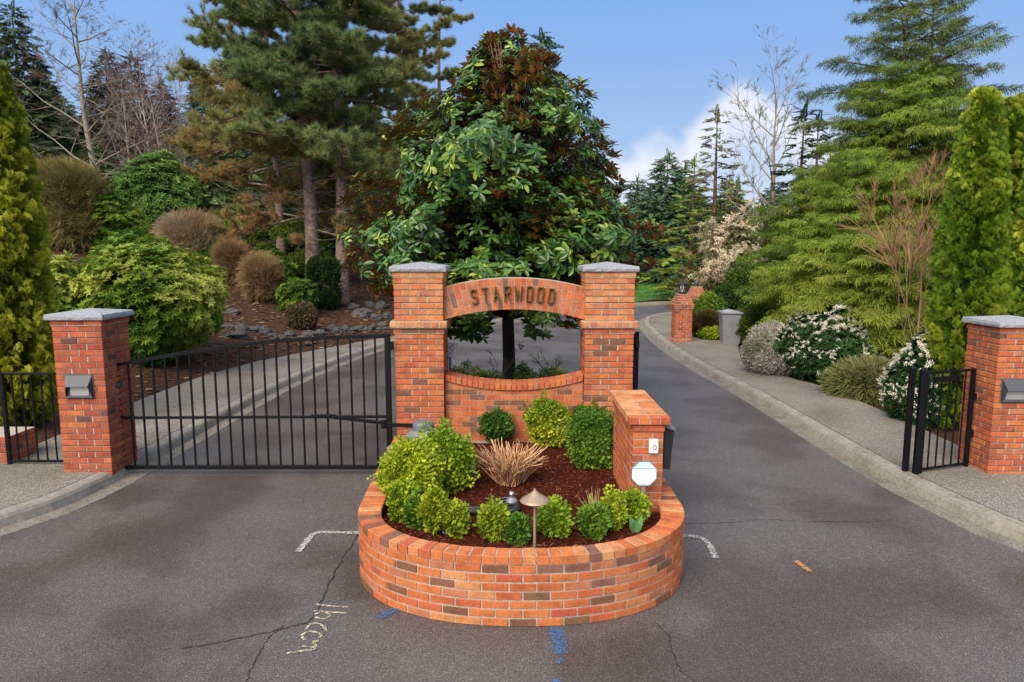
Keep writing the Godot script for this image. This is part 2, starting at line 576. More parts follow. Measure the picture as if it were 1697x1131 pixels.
func strip(b: MB, pts: Array, w0: float, y: float, jag := 0.2):
	for i in pts.size() - 1:
		var t = (pts[i + 1] - pts[i]).normalized()
		var n = Vector2(t.y, -t.x) * w0 * 0.5
		var a = n * rf(1.0 - jag, 1.0 + jag)
		var c = n * rf(1.0 - jag, 1.0 + jag)
		b.quad_out(v3(pts[i] - a, y), v3(pts[i] + a, y), v3(pts[i + 1] + c, y), v3(pts[i + 1] - c, y), Vector3.UP)
func v3(p: Vector2, y: float) -> Vector3: return Vector3(p.x, y, p.y)
func ground_line(px: Array, n := 10, wob := 0.0) -> Array:    # photo points on the asphalt, joined by a smooth line
	var g = []
	for p in px:
		var q = on_y(p[0], p[1], 0.0)
		g.append(Vector2(q.x, q.z))
	var out = []
	for i in g.size() - 1:
		for k in n:
			var t = float(k) / n
			out.append(g[i].cubic_interpolate(g[i + 1], g[maxi(i - 1, 0)], g[mini(i + 2, g.size() - 1)], t) + Vector2(rf(-1, 1), rf(-1, 1)) * wob)
	out.append(g[-1])
	return out
func marks(road):
	var paint = func(key, c):
		var m = M(key, c, 0.8)
		m.albedo_texture = tex.spray
		m.transparency = BaseMaterial3D.TRANSPARENCY_ALPHA_SCISSOR
		m.alpha_scissor_threshold = 0.45
		m.uv1_triplanar = true
		m.uv1_world_triplanar = true
		m.uv1_scale = Vector3.ONE * 1.1
		return m
	var white = paint.call("white spray paint", lin(.42, .42, .41))
	var cream = paint.call("cream spray paint", lin(.46, .40, .28))
	var blue = paint.call("blue spray paint", lin(.045, .12, .27))
	var amber = paint.call("orange spray paint", lin(.5, .22, .06))
	var sets = [
		[white, .06, [[598, 884], [560, 884], [525, 884], [510, 896], [494, 916]]], [white, .06, [[1130, 889], [1160, 892], [1176, 905], [1186, 927]]],
		[blue, .11, [[921, 1040], [925, 1062], [929, 1086]]], [blue, .06, [[924, 1096], [932, 1100]]], [blue, .07, [[628, 1026], [648, 1015], [668, 1008]]], [blue, .05, [[918, 1128], [926, 1134]]],
		[amber, .05, [[1319, 931], [1331, 940], [1343, 949]]],
		[cream, .022, [[520, 1003], [545, 1006], [577, 1008]]], [cream, .02, [[520, 1014], [540, 1016], [575, 1018]]],
		[cream, .022, [[521, 1020], [535, 1016], [546, 1021], [538, 1027], [521, 1025]]], [cream, .022, [[507, 1045], [512, 1038], [524, 1035], [536, 1040], [540, 1048]]],
		[cream, .022, [[506, 1063], [500, 1056], [508, 1050], [520, 1049], [532, 1055], [528, 1059]]], [cream, .022, [[528, 1064], [520, 1066], [524, 1074], [516, 1079], [498, 1081], [475, 1085]]], [cream, .016, [[500, 1073], [515, 1074], [523, 1077]]],
	]
	for e in sets:
		var b := MB.new()
		strip(b, ground_line(e[2], 8), e[1], 0.008, 0.25)
		part("paint_mark", b.mesh(), e[0], road)
	var tar = M("tar in cracks", lin(.022, .02, .019), 0.7)
	for e in [[.012, [[596, 884], [575, 915], [552, 955], [528, 1005], [515, 1028], [490, 1038], [440, 1050], [380, 1062], [300, 1076]]], [.007, [[470, 1037], [440, 1066], [420, 1100], [408, 1131]]], [.006, [[1128, 868], [1190, 868], [1270, 862], [1360, 866], [1480, 864]]], [.006, [[1085, 1030], [1110, 1060], [1120, 1100], [1150, 1131]]], [.006, [[540, 667], [565, 669], [582, 662]]]]:
		var b := MB.new()
		strip(b, ground_line(e[1], 9, .012), e[0], 0.0045, 0.7)
		part("crack", b.mesh(), tar, road)

# ---------------------------------------------------------------- foliage pieces (all grow along +x, up is +y)
func leaf_tris(b: MB, o: Vector3, dir: Vector3, nor: Vector3, l: float, w: float, fold := 0.12, droop := 0.0):
	var s = dir.cross(nor).normalized()
	var m = o + dir * l * 0.5 + nor * (droop * .25 * l)
	var t = o + dir * l - nor * droop * l
	var a = m + s * w * 0.5 + nor * fold * w
	var c = m - s * w * 0.5 + nor * fold * w
	b.tri(o, a, t)
	b.tri(o, t, c)
func keep(key, maker: Callable) -> ArrayMesh:
	if not meshes.has(key):
		var b := MB.new()
		maker.call(b)
		meshes[key] = b.mesh()
	return meshes[key]
func grass_tuft() -> ArrayMesh:
	return keep("grass", func(b):
		for k in 9:
			var a = k * 2.4
			var d = Vector3(cos(a) * .35, 1, sin(a) * .35).normalized()
			leaf_tris(b, Vector3(cos(a), 0, sin(a)) * .12, d, Vector3(cos(a + 1.5), 0, sin(a + 1.5)), rf(.6, 1.0), .09))
func cluster(key := "cluster", n := 15, l := .42, w := .26) -> ArrayMesh:     # small leaves round a twig tip
	return keep(key, func(b):
		for k in n:
			var d = Vector3(rf(-.4, 1), rf(-.7, .9), rf(-1, 1)).normalized()
			var q = d.cross(Vector3(rf(-1, 1), rf(-1, 1), rf(-1, 1))).normalized()
			b.col = Color.WHITE * rf(.8, 1.15)
			leaf_tris(b, d * rf(.15, .55), d, q, l * rf(.8, 1.2), w))
func rosette(key := "rosette", n := 10, l := 1.0, w := .3, lift := .25) -> ArrayMesh:    # whorl of long leaves round +x
	return keep(key, func(b):
		for k in n:
			var a = k * 2.399 + rf(-.3, .3)
			var up = lift + .5 * float(k) / n
			var d = Vector3(up, cos(a), sin(a)).normalized()
			var q = (Vector3.RIGHT - d * d.x).normalized()
			b.col = Color.WHITE * rf(.85, 1.12)
			leaf_tris(b, Vector3(.05 * k / n, 0, 0), d, q, l * rf(.75, 1.05), w, .18, .12))
func fir_spray() -> ArrayMesh:
	return keep("fir", func(b):
		for k in 11:
			var s = .06 + k * .085
			for sd in [-1.0, 1.0]:
				var l = (.42 * (1.0 - s * .72)) * rf(.8, 1.2)
				var d = Vector3(.75, rf(-.28, .02), sd * rf(.7, 1.0)).normalized()
				var o = Vector3(s, rf(-.02, .02), 0)
				b.col = Color.WHITE * rf(.75, 1.2)
				leaf_tris(b, o, d, Vector3.UP, l, .085, -.3)
				leaf_tris(b, o + d * l * .35, (d + Vector3(.5, -.1, -sd * .5)).normalized(), Vector3.UP, l * .55, .06, -.3)
				leaf_tris(b, o + d * l * .3, (d + Vector3(-.1, -.5, 0)).normalized(), Vector3(0, .3, 1), l * .5, .06, -.3)
		leaf_tris(b, Vector3(.8, 0, 0), Vector3.RIGHT, Vector3.UP, .25, .07))
func fan_spray() -> ArrayMesh:      # flat, ferny spray held upright
	return keep("fan", func(b):
		for k in 7:
			var a = -.95 + k * .317 + rf(-.08, .08)
			var d = Vector3(cos(a), sin(a), rf(-.15, .15)).normalized()
			var l = rf(.75, 1.05) * (1.0 - absf(a) * .3)
			b.col = Color.WHITE * rf(.8, 1.15)
			leaf_tris(b, d * .08, d, Vector3.BACK, l * .95, .085, .2)
			for j in 3:
				var o = d * l * (.35 + j * .2)
				for sd in [-1.0, 1.0]:
					var d2 = d.rotated(Vector3.BACK, sd * .75)
					leaf_tris(b, o, d2, (Vector3.BACK + Vector3(rf(-.4, .4), rf(-.4, .4), 0)).normalized(), .30 - j * .05, .075, .2))
func thread_spray() -> ArrayMesh:    # thin cords that arch over and hang
	return keep("thread", func(b):
		for k in 20:
			var z = rf(-.5, .5)
			var p = Vector3(rf(-.15, .55), rf(-.08, .08), z * rf(.1, .7))
			var d = Vector3(rf(.3, 1.0), rf(-.2, .5), z * 1.4 + rf(-.3, .3)).normalized()
			b.col = Color.WHITE * rf(.7, 1.25)
			var w = rf(.014, .026)
			var step = rf(.09, .19)
			for s in 4:
				var q = p + d * step
				var sd = d.cross(Vector3(rf(-.6, .6), 1, rf(-.6, .6))).normalized() * w
				b.quad(p - sd, p + sd, q + sd * .8, q - sd * .8)
				p = q
				d = (d + Vector3(rf(-.2, .05), -.45, rf(-.15, .15))).normalized())
func pine_tuft() -> ArrayMesh:
	return keep("pine", func(b):
		for k in 34:
			var o = Vector3(rf(-.35, .25), 0, 0)
			var d = Vector3(rf(.25, 1.1), rf(-.8, .9), rf(-.9, .9)).normalized()
			var s = d.cross(Vector3(rf(-1, 1), rf(-1, 1), rf(-1, 1))).normalized() * .024
			b.col = Color.WHITE * rf(.7, 1.25)
			b.tri(o - s, o + s, o + d * rf(.6, .95)))
func flower_spray() -> ArrayMesh:
	return keep("flower", func(b):
		for k in 16:
			var a = k * 2.4
			var p = Vector3(.1 + .06 * k * .5, -.05 * k * .7, 0) + Vector3(rf(-.05, .05), cos(a) * .12, sin(a) * .2)
			for j in 2:
				var d = Vector3(rf(-1, 1), rf(-1, .3), rf(-1, 1)).normalized()
				leaf_tris(b, p, d, d.cross(Vector3(rf(-1, 1), 1, rf(-1, 1))).normalized(), .17, .13))
func twig_spray() -> ArrayMesh:      # forked bare twigs
	return keep("twig", func(b):
		for k in 7:
			var p = Vector3(k * .05, 0, 0)
			var d = Vector3(1, rf(-.45, .45), rf(-.45, .45)).normalized()
			var q = p + d * rf(.4, .95)
			b.col = Color.WHITE * rf(.75, 1.2)
			b.tube([p, q], [.012, .004], 3, false)
			for j in 2:
				var o = p.lerp(q, rf(.35, .8))
				b.tube([o, o + (d + Vector3(rf(-.2, .3), rf(-.7, .7), rf(-.7, .7))).normalized() * rf(.18, .4)], [.007, .003], 3, false))

func copies(called, mesh, material, xf: Array, cs: Array, parent) -> MultiMeshInstance3D:
	var mm := MultiMesh.new()
	mm.transform_format = MultiMesh.TRANSFORM_3D
	mm.use_colors = true
	mm.mesh = mesh
	mm.instance_count = xf.size()
	for i in xf.size():
		mm.set_instance_transform(i, xf[i])
		mm.set_instance_color(i, cs[i])
	var o := MultiMeshInstance3D.new()
	o.name = called
	o.multimesh = mm
	o.material_override = material
	parent.add_child(o, true)
	return o
func aim(x: Vector3, up: Vector3, s: float) -> Basis:    # +x along x, +y as near up as may be
	x = x.normalized()
	var z = x.cross(up)
	if z.length_squared() < 1e-4: z = x.cross(Vector3(.3, .1, 1))
	z = z.normalized()
	return Basis(x * s, z.cross(x) * s, z * s)
func dirv(up_bias := 0.0) -> Vector3:
	var d = Vector3(rng.randfn(), rng.randfn() + up_bias, rng.randfn())
	return d.normalized() if d.length() > .01 else Vector3.UP
func tint(pal: Array, p: Vector3, freq := 2.0) -> Color:
	var k = clampf(fn.get_noise_3dv(p * freq * 20.0) * 1.1 + .5 + rf(-.28, .28), 0, .999) * (pal.size() - 1)
	var i = int(k)
	var c = pal[i].lerp(pal[mini(i + 1, pal.size() - 1)], k - i) * rf(.8, 1.2)
	return Color(c.r, c.g, c.b)

func stems(parent, n, rad: Vector3, mat, thick := .02, called := "stem"):
	var b := MB.new()
	for k in n:
		var a = rf(0, TAU)
		var r = rf(.25, .85)
		var e = Vector3(cos(a) * rad.x * r, rad.y * rf(1.0, 1.7), sin(a) * rad.z * r)
		var m = Vector3(e.x * .3, e.y * .45, e.z * .3)
		b.tube([Vector3(cos(a) * thick * 2, -.05, sin(a) * thick * 2), m, e], [thick * rf(.8, 1.2), thick * .7, thick * .3], 5, false)
	return part(called, b.mesh(), mat, parent)
# a shrub as a lumpy ball of leaf clusters; rad: half sizes; base on the ground
func shrub(called, label, category, at: Vector3, rad: Vector3, mesh, mat, n: int, size: float, pal: Array, o := {}) -> Node3D:
	var t = thing(called, label, category, at, 0.0, o.get("group", ""))
	var lift = o.get("lift", 0.0)
	var lump = o.get("lump", .22)
	var freq = o.get("freq", 1.0)
	var shell = o.get("shell", .35)
	var sq = o.get("square", 1.0)       # <1: boxier
	var xf = []
	var cs = []
	var c0 = Vector3(0, rad.y * o.get("mid", .92) + lift, 0)
	for k in n:
		var d = dirv(o.get("up", .12))
		var q = Vector3(signf(d.x) * pow(absf(d.x), sq), signf(d.y) * pow(absf(d.y), sq), signf(d.z) * pow(absf(d.z), sq))
		var l = 1.0 + lump * fn.get_noise_3dv((d * freq * 60.0) + at * 13.0) * 1.6
		var r = l * (1.0 - shell * pow(rng.randf(), 1.6))
		if rng.randf() < o.get("sprig", 0.0): r *= rf(1.05, 1.42)
		var p = c0 + q * rad * r
		if p.y < .02 + lift * .5: continue
		if o.has("vase"):
			var nar = lerpf(1.0 - o.vase, 1.0, smoothstep(0.0, rad.y * 1.2, p.y - lift))
			p.x *= nar
			p.z *= nar
		var out = (d / rad).normalized()
		var g = o.get("grow", .45)
		var x = (out * (1.0 - g) + Vector3.UP * g + dirv() * o.get("wild", .35)).normalized()
		xf.append(Transform3D(aim(x, out + dirv() * .2, size * rf(.75, 1.25)), p))
		cs.append(tint(pal, p + at))
	stuff(copies("foliage", mesh, mat, xf, cs, t))
	if o.get("stems", 7) > 0: stems(t, o.get("stems", 7), Vector3(rad.x, (rad.y + lift) * .8, rad.z), o.get("stem_mat", textured("twig bark", tex.bark, 1.5, 0.9)), o.get("thick", .015))
	if o.has("flowers"):
		xf = []
		cs = []
		for k in o.flowers:
			var d = dirv(.2)
			if d.y < -.4: continue
			var l = 1.0 + lump * fn.get_noise_3dv((d * freq * 60.0) + at * 13.0) * 1.6
			if fn.get_noise_3dv(d * 170.0 + at * 7.0) < o.get("sparse", -.05): continue
			xf.append(Transform3D(aim(d + Vector3(0, o.get("fdown", -.5), 0), out_any(), o.get("fsize", .12) * rf(.7, 1.3)), c0 + d * rad * l * 1.02))
			cs.append(tint(o.get("fpal", [lin(.62, .58, .46), lin(.78, .76, .66)]), d))
		stuff(copies("blossom", flower_spray(), leafy("petals", .6, .35), xf, cs, t))
	return t
# the same from the box it fills in the photograph: x0, x1, top, foot; its distance is that of the ground at its foot
func shrub_px(called, label, category, x0, x1, y0, y1, mesh, mat, n, size, pal, o := {}) -> Node3D:
	var p = on_ground((x0 + x1) / 2.0, y1)
	if o.has("y"):
		p = on_y((x0 + x1) / 2.0, y1, o.y)
	var d = ray((x0 + x1) / 2.0, y1)
	var t = p.z / d.z
	var w = (x1 - x0) / F * t
	var h = (y1 - y0) / F * t * .99
	var back = w * o.get("deep", .9) * .3
	p.x *= (p.z - back) / p.z
	p.z -= back
	w *= o.get("slim", 1.0)
	return shrub(called, label, category, p, Vector3(w * .5, h * .5, w * .5 * o.get("deep", .9)), mesh, mat, n, size, pal, o)

# column of upright fans
func arborvitae(label, x, z, h, r, n, pal):
	var base = Vector3(x, gh(x, z) - .02, z)
	var t = thing("arborvitae", label, "tree", base, 0.0, "clipped columns of arborvitae beside the pillars")
	var b := MB.new()
	b.tube([Vector3(0, -.05, 0), Vector3(.02, h * .5, 0), Vector3(0, h * .93, 0)], [.09, .06, .01], 7)
	part("trunk", b.mesh(), textured("cedar bark", tex.bark, 1.2, .9), t)
	var xf = []
	var cs = []
	var per = 15
	for k in int(n / float(per)):
		var y = pow(rng.randf(), .85) * h * .985
		var s = y / h
		var prof = minf(1.0, (.66 + s * 1.6)) * pow(maxf(0.0, 1.0 - pow(s, 2.6)), .7)
		var a = rf(0, TAU)
		var l = 1.0 + .26 * fn.get_noise_3d(cos(a) * 55 + x * 20, y * 38, sin(a) * 55) + rf(-.12, .05)
		var out = Vector3(cos(a), 0, sin(a))
		var c = out * r * prof * l + Vector3(0, y + .05, 0)
		var sd = out.cross(Vector3.UP)
		var plume = (Vector3.UP * rf(.6, 1.0) + out * rf(.3, .9) + sd * rf(-.35, .35)).normalized()
		var tone = tint(pal, c + base, 1.3)
		for j in per:
			var p = c + plume * rf(-.12, .1) + dirv() * rf(.0, .055)
			var xx = (plume + dirv() * .45).normalized()
			xf.append(Transform3D(aim(xx, out + sd * rf(-1.2, 1.2), rf(.07, .125)), p))
			var q = tone * rf(.75, 1.25)
			cs.append(Color(q.r, q.g, q.b))
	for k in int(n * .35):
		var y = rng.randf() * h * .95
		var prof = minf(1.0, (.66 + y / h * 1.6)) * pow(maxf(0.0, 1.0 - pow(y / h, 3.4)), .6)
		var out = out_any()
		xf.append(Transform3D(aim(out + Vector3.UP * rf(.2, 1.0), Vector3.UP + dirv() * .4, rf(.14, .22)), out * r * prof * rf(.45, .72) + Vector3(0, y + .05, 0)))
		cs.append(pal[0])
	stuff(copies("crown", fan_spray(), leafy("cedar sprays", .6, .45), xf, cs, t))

func px_tree(px, ytop, z) -> Array:    # [base, height] of a tree whose tip shows at that photo point and which stands at depth z
	var tip = on_z(px, ytop, z)
	var y = gh(tip.x, z)
	return [Vector3(tip.x, y - .05, z), tip.y - y]
# tiered conifer
func conifer(called, label, base: Vector3, h: float, r: float, o: Dictionary) -> Node3D:
	var t = thing(called, label, "tree", base, 0.0, o.get("group", ""))
	var b := MB.new()
	var bark = o.get("bark", textured("fir bark", tex.bark, .8, .9))
	var lean = Vector3(rf(-.02, .02), 0, rf(-.02, .02)) * h
	var tr = o.get("trunk", h * .014 + .05)
	b.tube([Vector3(0, -.1, 0), lean * .5 + Vector3(0, h * .5, 0), lean + Vector3(0, h, 0)], [tr, tr * .6, .012], 8)
	part("trunk", b.mesh(), bark, t)
	var xf = []
	var cs = []
	b = MB.new()
	var n = o.get("n", 90)
	var clear = o.get("clear", .08)
	var ss = o.get("size", .9)
	var mesh = o.get("mesh", fir_spray())
	var pal = o.pal
	for k in n:
		var s = clear + (1.0 - clear) * pow((k + rng.randf()) / n, o.get("dist", 1.0))
		var y = s * h
		var env = o.get("env", .85)
		var len_ = r * pow(1.0 - (s - clear) / (1.0 - clear) * .97, env) * rf(o.get("lo", .65), 1.12) + h * .012
		if s < clear + .12: len_ *= rf(.6, 1.0)
		var a = k * 2.39996 + rf(-.4, .4)
		var out = Vector3(cos(a), 0, sin(a))
		var rise = o.get("rise", .1) * (s * 2.0 - .6)
		var droop = o.get("droop", .25)
		var o0 = lean * s + Vector3(0, y, 0)
		var pts = []
		var rad = []
		for j in 5:
			var u = j / 4.0
			pts.append(o0 + out * len_ * u + Vector3(0, len_ * (rise * u - droop * u * u + o.get("tip", .0) * pow(u, 4)), 0))
			rad.append(maxf(.006, (len_ * .016 + .006) * (1.0 - u * .85)))
		b.tube(pts, rad, 4, false)
		var m = maxi(2, int(len_ / ss * o.get("dense", 4.0)))
		for j in m:
			var u = clampf(lerpf(o.get("bare", .22), 1.0, (j + rng.randf()) / m), 0, 1)
			var i = mini(int(u * 4), 3)
			var p = pts[i].lerp(pts[i + 1], u * 4 - i)
			var side = out.cross(Vector3.UP) * rf(-1, 1)
			var spread = len_ * o.get("spread", .32) * (1.0 - u * .7)
			p += side * spread + Vector3(0, rf(-.05, .05) * ss, 0)
			var x = (out * rf(.5, 1.1) + side * rf(.5, 1.0) + Vector3(0, rf(-1, .4) * o.get("hang", .45) + o.get("perk", 0.0), 0)).normalized()
			xf.append(Transform3D(aim(x, Vector3(rf(-.7, .7), 1, rf(-.7, .7)), ss * rf(.7, 1.2) * (1.0 - .45 * s)), p))
			cs.append(tint(pal, p * .4 + base, .8))
	for j in 3:
		xf.append(Transform3D(aim(Vector3(rf(-.2, .2), 1, rf(-.2, .2)), out_any(), ss * .7), lean + Vector3(0, h * (.97 - j * .02), 0)))
		cs.append(tint(pal, base, .8))
	part("branches", b.mesh(), bark, t)
	stuff(copies("crown", mesh, o.get("leaf", leafy("conifer needles", .6, .3)), xf, cs, t))
	return t
func out_any() -> Vector3:
	var a = rf(0, TAU)
	return Vector3(cos(a), 0, sin(a))

# old pine: long limbs, needles in clumps at the ends, dead lower limbs
func pine(label, base: Vector3, h: float, o := {}) -> Node3D:
	var t = thing("pine_tree", label, "tree", base, 0.0, "tall pines on the bank")
	var bark = textured("pine bark", tex.pine_bark, .55, .92, tex.mid_h, 2.0)
	var b := MB.new()
	var lean = Vector3(o.get("lean", -.3), 0, 0)
	var tr = o.get("trunk", .2)
	var tp = []
	var trr = []
	for k in 9:
		var u = k / 8.0
		tp.append(Vector3(lean.x * u + .06 * sin(u * 7.0), -.15 + (h + .15) * u, lean.z * u + .05 * cos(u * 6.0)))
		trr.append(tr * (1.15 - u * .85) if k > 0 else tr * 1.35)
	b.tube(tp, trr, 10)
	part("trunk", b.mesh(), bark, t)
	var xf = []
	var cs = []
	var pal = [lin(.13, .19, .07), lin(.19, .25, .085), lin(.25, .29, .095), lin(.27, .25, .085), lin(.36, .22, .085)]
	b = MB.new()
	var dead := MB.new()
	for k in o.get("n", 46):
		var s = .16 + .84 * (k + rng.randf()) / o.get("n", 46)
		var i0 = mini(int(s * 8), 7)
		var o0 = tp[i0].lerp(tp[i0 + 1], clampf(s * 8 - i0, 0, 1))
		var a = k * 2.4 + rf(-.5, .5)
		var out = Vector3(cos(a), 0, sin(a))
		if out.z > .35 and s < .8 and rng.randf() < .3: continue
		var len_ = o.get("r", 3.6) * (1.0 - .55 * pow(s, 1.5)) * rf(.55, 1.1)
		var is_dead = s < o.get("dead", .36) and rng.randf() < .8
		if is_dead: len_ *= rf(.3, .6)
		var rise = rf(-.25, .12) + s * .25
		var pts = []
		var rad = []
		for j in 6:
			var u = j / 5.0
			pts.append(o0 + out * len_ * u + Vector3(rf(-.07, .07), len_ * (rise * u - .18 * u * u + .12 * u * u * u) + rf(-.08, .08), rf(-.07, .07)) * (1.0 if j else 0.0))
			rad.append(maxf(.007, len_ * (.007 if is_dead else .012) * (1.0 - u * .8)))
		(dead if is_dead else b).tube(pts, rad, 5, false)
		for j in int(len_ * (8.0 if is_dead else 9.0)):
			var u = rf(.25, 1.0)
			var i = mini(int(u * 5), 4)
			var p = pts[i].lerp(pts[i + 1], u * 5 - i)
			var sd = out.cross(Vector3.UP) * (1.0 if rng.randf() < .5 else -1.0)
			var d = (out * rf(.3, .9) + sd * rf(.3, 1.0) + Vector3(0, rf(-.25, .45), 0)).normalized()
			var l2 = len_ * rf(.12, .34) * (1.1 - u * .4)
			var q = p + d * l2 + Vector3(0, .06, 0)
			(dead if is_dead else b).tube([p, p.lerp(q, .5) - Vector3(0, .03, 0), q], [.014, .009, .005], 3, false)
			if is_dead:
				var d3 = (d + dirv() * .7).normalized()
				dead.tube([q, q + d3 * rf(.12, .35)], [.005, .003], 3, false)
				if rng.randf() < .85: continue
			for e in rng.randi_range(6, 12):
				var w = rf(.35, 1.05)
				var pp = p.lerp(q, w) + dirv() * rf(0, .1)
				xf.append(Transform3D(aim((d * .6 + Vector3(0, rf(.1, .9), 0) + dirv() * .45).normalized(), out_any(), rf(.2, .34)), pp))
				cs.append(tint(pal, pp * .5 + base, .9))
	part("branches", b.mesh(), bark, t)
	part("dead_branches", dead.mesh(), textured("lichen bark", tex.pale_bark, 1.5, .95), t)
	stuff(copies("crown", pine_tuft(), leafy("pine needles", .55, .4), xf, cs, t))
	return t

# leafless tree grown limb by limb
func bare_tree(called, label, base: Vector3, h: float, mat, o := {}) -> Node3D:
	var t = thing(called, label, "tree", base, 0.0, o.get("group", ""))
	var tb := MB.new()
	var bb := MB.new()
	var tw := []
	var twc := []
	var start = o.get("lean", Vector3(0, 1, 0)).normalized()
	grow(tb, bb, tw, twc, Vector3(0, -.1, 0), start, h, o.get("trunk", .15), 0, o)
	part("trunk", tb.mesh(), mat, t)
	part("branches", bb.mesh(), mat, t)
	if tw: stuff(copies("twigs", twig_spray(), leafy("bare twigs", .9, .0), tw, twc, t))
	return t
func grow(tb, bb, tw, twc, p: Vector3, d: Vector3, l: float, r: float, level: int, o: Dictionary):
	var n = 9 if level == 0 else 4
	var pts = [p]
	var rad = [r * (1.3 if level == 0 else 1.0)]
	var q = p
	var dd = d
	for k in n:
		dd = (dd + dirv() * (.05 if level == 0 else .16) + Vector3(0, .05 if level else .02, 0)).normalized()
		q += dd * l / n
		pts.append(q)
		rad.append(maxf(.004, r * (1.0 - .93 * (k + 1) / n)))
	(tb if level == 0 else bb).tube(pts, rad, 8 if level == 0 else (5 if level == 1 else 3), false)
	if level >= o.get("levels", 3):
		if o.get("twigs", true):
			for k in 2:
				tw.append(Transform3D(aim(dd + dirv() * .3, out_any(), l * rf(.5, .9)), pts[rng.randi_range(2, n)]))
				twc.append(tint(o.get("twig_pal", [lin(.13, .075, .055), lin(.2, .13, .1)]), q, 1.0))
		return
	var kids = o.get("kids", [17, 5, 4])[mini(level, 2)]
	for k in kids:
		var u = lerpf(o.get("from", .25) if level == 0 else .2, 1.0, (k + rng.randf()) / kids)
		var i = mini(int(u * n), n - 1)
		var s = pts[i].lerp(pts[i + 1], u * n - i)
		var a = k * 2.4 + rf(-.5, .5)
		var axis = d.cross(Vector3(cos(a), .1, sin(a))).normalized()
		var c = d.rotated(axis, o.get("spread", 1.0) * rf(.75, 1.15) * (1.25 - u * .5))
		var ll = l * (o.get("limb", .42) if level == 0 else .5) * rf(.7, 1.2) * (1.15 - u * .65)
		grow(tb, bb, tw, twc, s, c, ll, maxf(.006, r * (.30 if level == 0 else .5) * (1.1 - u * .6)), level + 1, o)

# ---------------------------------------------------------------- brickwork
const CH := 0.07
func cap_stone(parent, cx, cz, s, y0):
	var b := MB.new()
	var n = 11
	var ring = [[], [], []]
	for e in 4:
		for k in n:
			var u = -1.0 + 2.0 * k / n
			var p = [Vector2(u, 1), Vector2(1, -u), Vector2(-u, -1), Vector2(-1, u)][e] * s * .5
			var j = rf(-.010, .006)
			ring[0].append(Vector3(p.x * (1 + j * 2), y0, p.y * (1 + j * 2)))
			ring[1].append(Vector3(p.x * (1.01 + rf(-.012, .012)), y0 + .028 + rf(-.008, .008), p.y * (1.01 + rf(-.012, .012))))
			ring[2].append(Vector3(p.x * .985, y0 + .062 + rf(-.004, .004), p.y * .985))
	var m = ring[0].size()
	var apex = Vector3(0, y0 + .115, 0)
	for k in m:
		var k2 = (k + 1) % m
		for w in 2: b.quad_out(ring[w][k], ring[w][k2], ring[w + 1][k2], ring[w + 1][k], ring[w][k] - Vector3(0, ring[w][k].y, 0))
		b.tri_out(ring[2][k], ring[2][k2], apex, Vector3.UP)
		b.tri_out(ring[0][k], ring[0][k2], Vector3(0, y0, 0), Vector3.DOWN)
	return part("cap_stone", b.mesh(), textured("slate cap", tex.slate, 1.6, .8, tex.mid_h, .5), parent, Vector3(cx, 0, cz))
# square pillar; courses: [y, height, side, kind] with kind "run" or "head"; shown: sides whose bricks stand singly (0 front, 1 right, 2 back, 3 left)
func brick_pillar(t, courses: Array, shown: Array, tones, depth := 0.09):
	var rest := MB.new()
	var core := MB.new()
	var odd = 0
	for c in courses:
		var s = c[2]
		core.box(Vector3(-s / 2 + .006, c[0] - .004, -s / 2 + .006), Vector3(s / 2 - .006, c[0] + c[1] + .002, s / 2 - .006))
		for side in 4:
			var full = (side % 2 == 0) == (odd % 2 == 0)
			var span = s if full else s - 2 * depth
			var pitch = .2 if c[3] == "run" else .1
			var n = maxi(1, roundi(span / pitch))
			var step = span / n
			for k in n:
				var l = step - .012
				var u = -span / 2 + (k + .5) * step
				if full and k == 0: u -= .005
				if full and k == n - 1: u += .005
				if full and (k == 0 or k == n - 1): l += .0
				var turn = [0.0, PI / 2, PI, -PI / 2][side]
				var p = Vector3(u, 0, s / 2 - depth / 2).rotated(Vector3.UP, turn) + Vector3(0, c[0] + c[1] / 2, 0)
				var tone = pick(tones.call(c[0], side) if tones is Callable else tones)
				if side in shown: put_brick(t, "brick", l, c[1] - .012, depth, p, turn, tone)
				else: rest.cbox(Vector3(-l, -c[1] + .01, -depth) / 2, Vector3(l, c[1] - .01, depth) / 2, .003, Transform3D(Basis(Vector3.UP, turn), p))
		odd += 1
	part("mortar", core.mesh(), mortar(), t)
	if rest.v.size(): stuff(part("rear_bricks", rest.mesh(), brick_mat("deep"), t))
func runs(y0, n, s, h := CH) -> Array:
	var out = []
	for k in n: out.append([y0 + k * h, h, s, "run"])
	return out
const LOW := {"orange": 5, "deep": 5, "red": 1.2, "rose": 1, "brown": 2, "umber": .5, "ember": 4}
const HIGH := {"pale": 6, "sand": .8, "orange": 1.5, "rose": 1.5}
const SIDE := {"brick": 7, "clay": 4, "red": 1.5, "ember": 2, "plum": .8, "orange": .4}
const RIGHT_P := {"clay": 4, "ember": 4, "deep": 3, "brown": 1, "umber": .6, "rose": .6, "orange": 2}

func main_pillar(label, cx, cz, inner):
	var t = thing("brick_pillar", label, "pillar", Vector3(cx, 0, cz), 0.0, "brick pillars of the entrance")
	var c = runs(.01, 25, .6, .0712)
	c.append([1.79, .074, .628, "run"])
	c.append([1.864, .074, .70, "head"])
	c.append_array(runs(1.938, 7, .6, .0767))
	c.append([2.475, .072, .625, "run"])
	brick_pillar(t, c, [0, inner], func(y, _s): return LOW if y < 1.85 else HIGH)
	cap_stone(t, 0, 0, .685, 2.548)
	return t

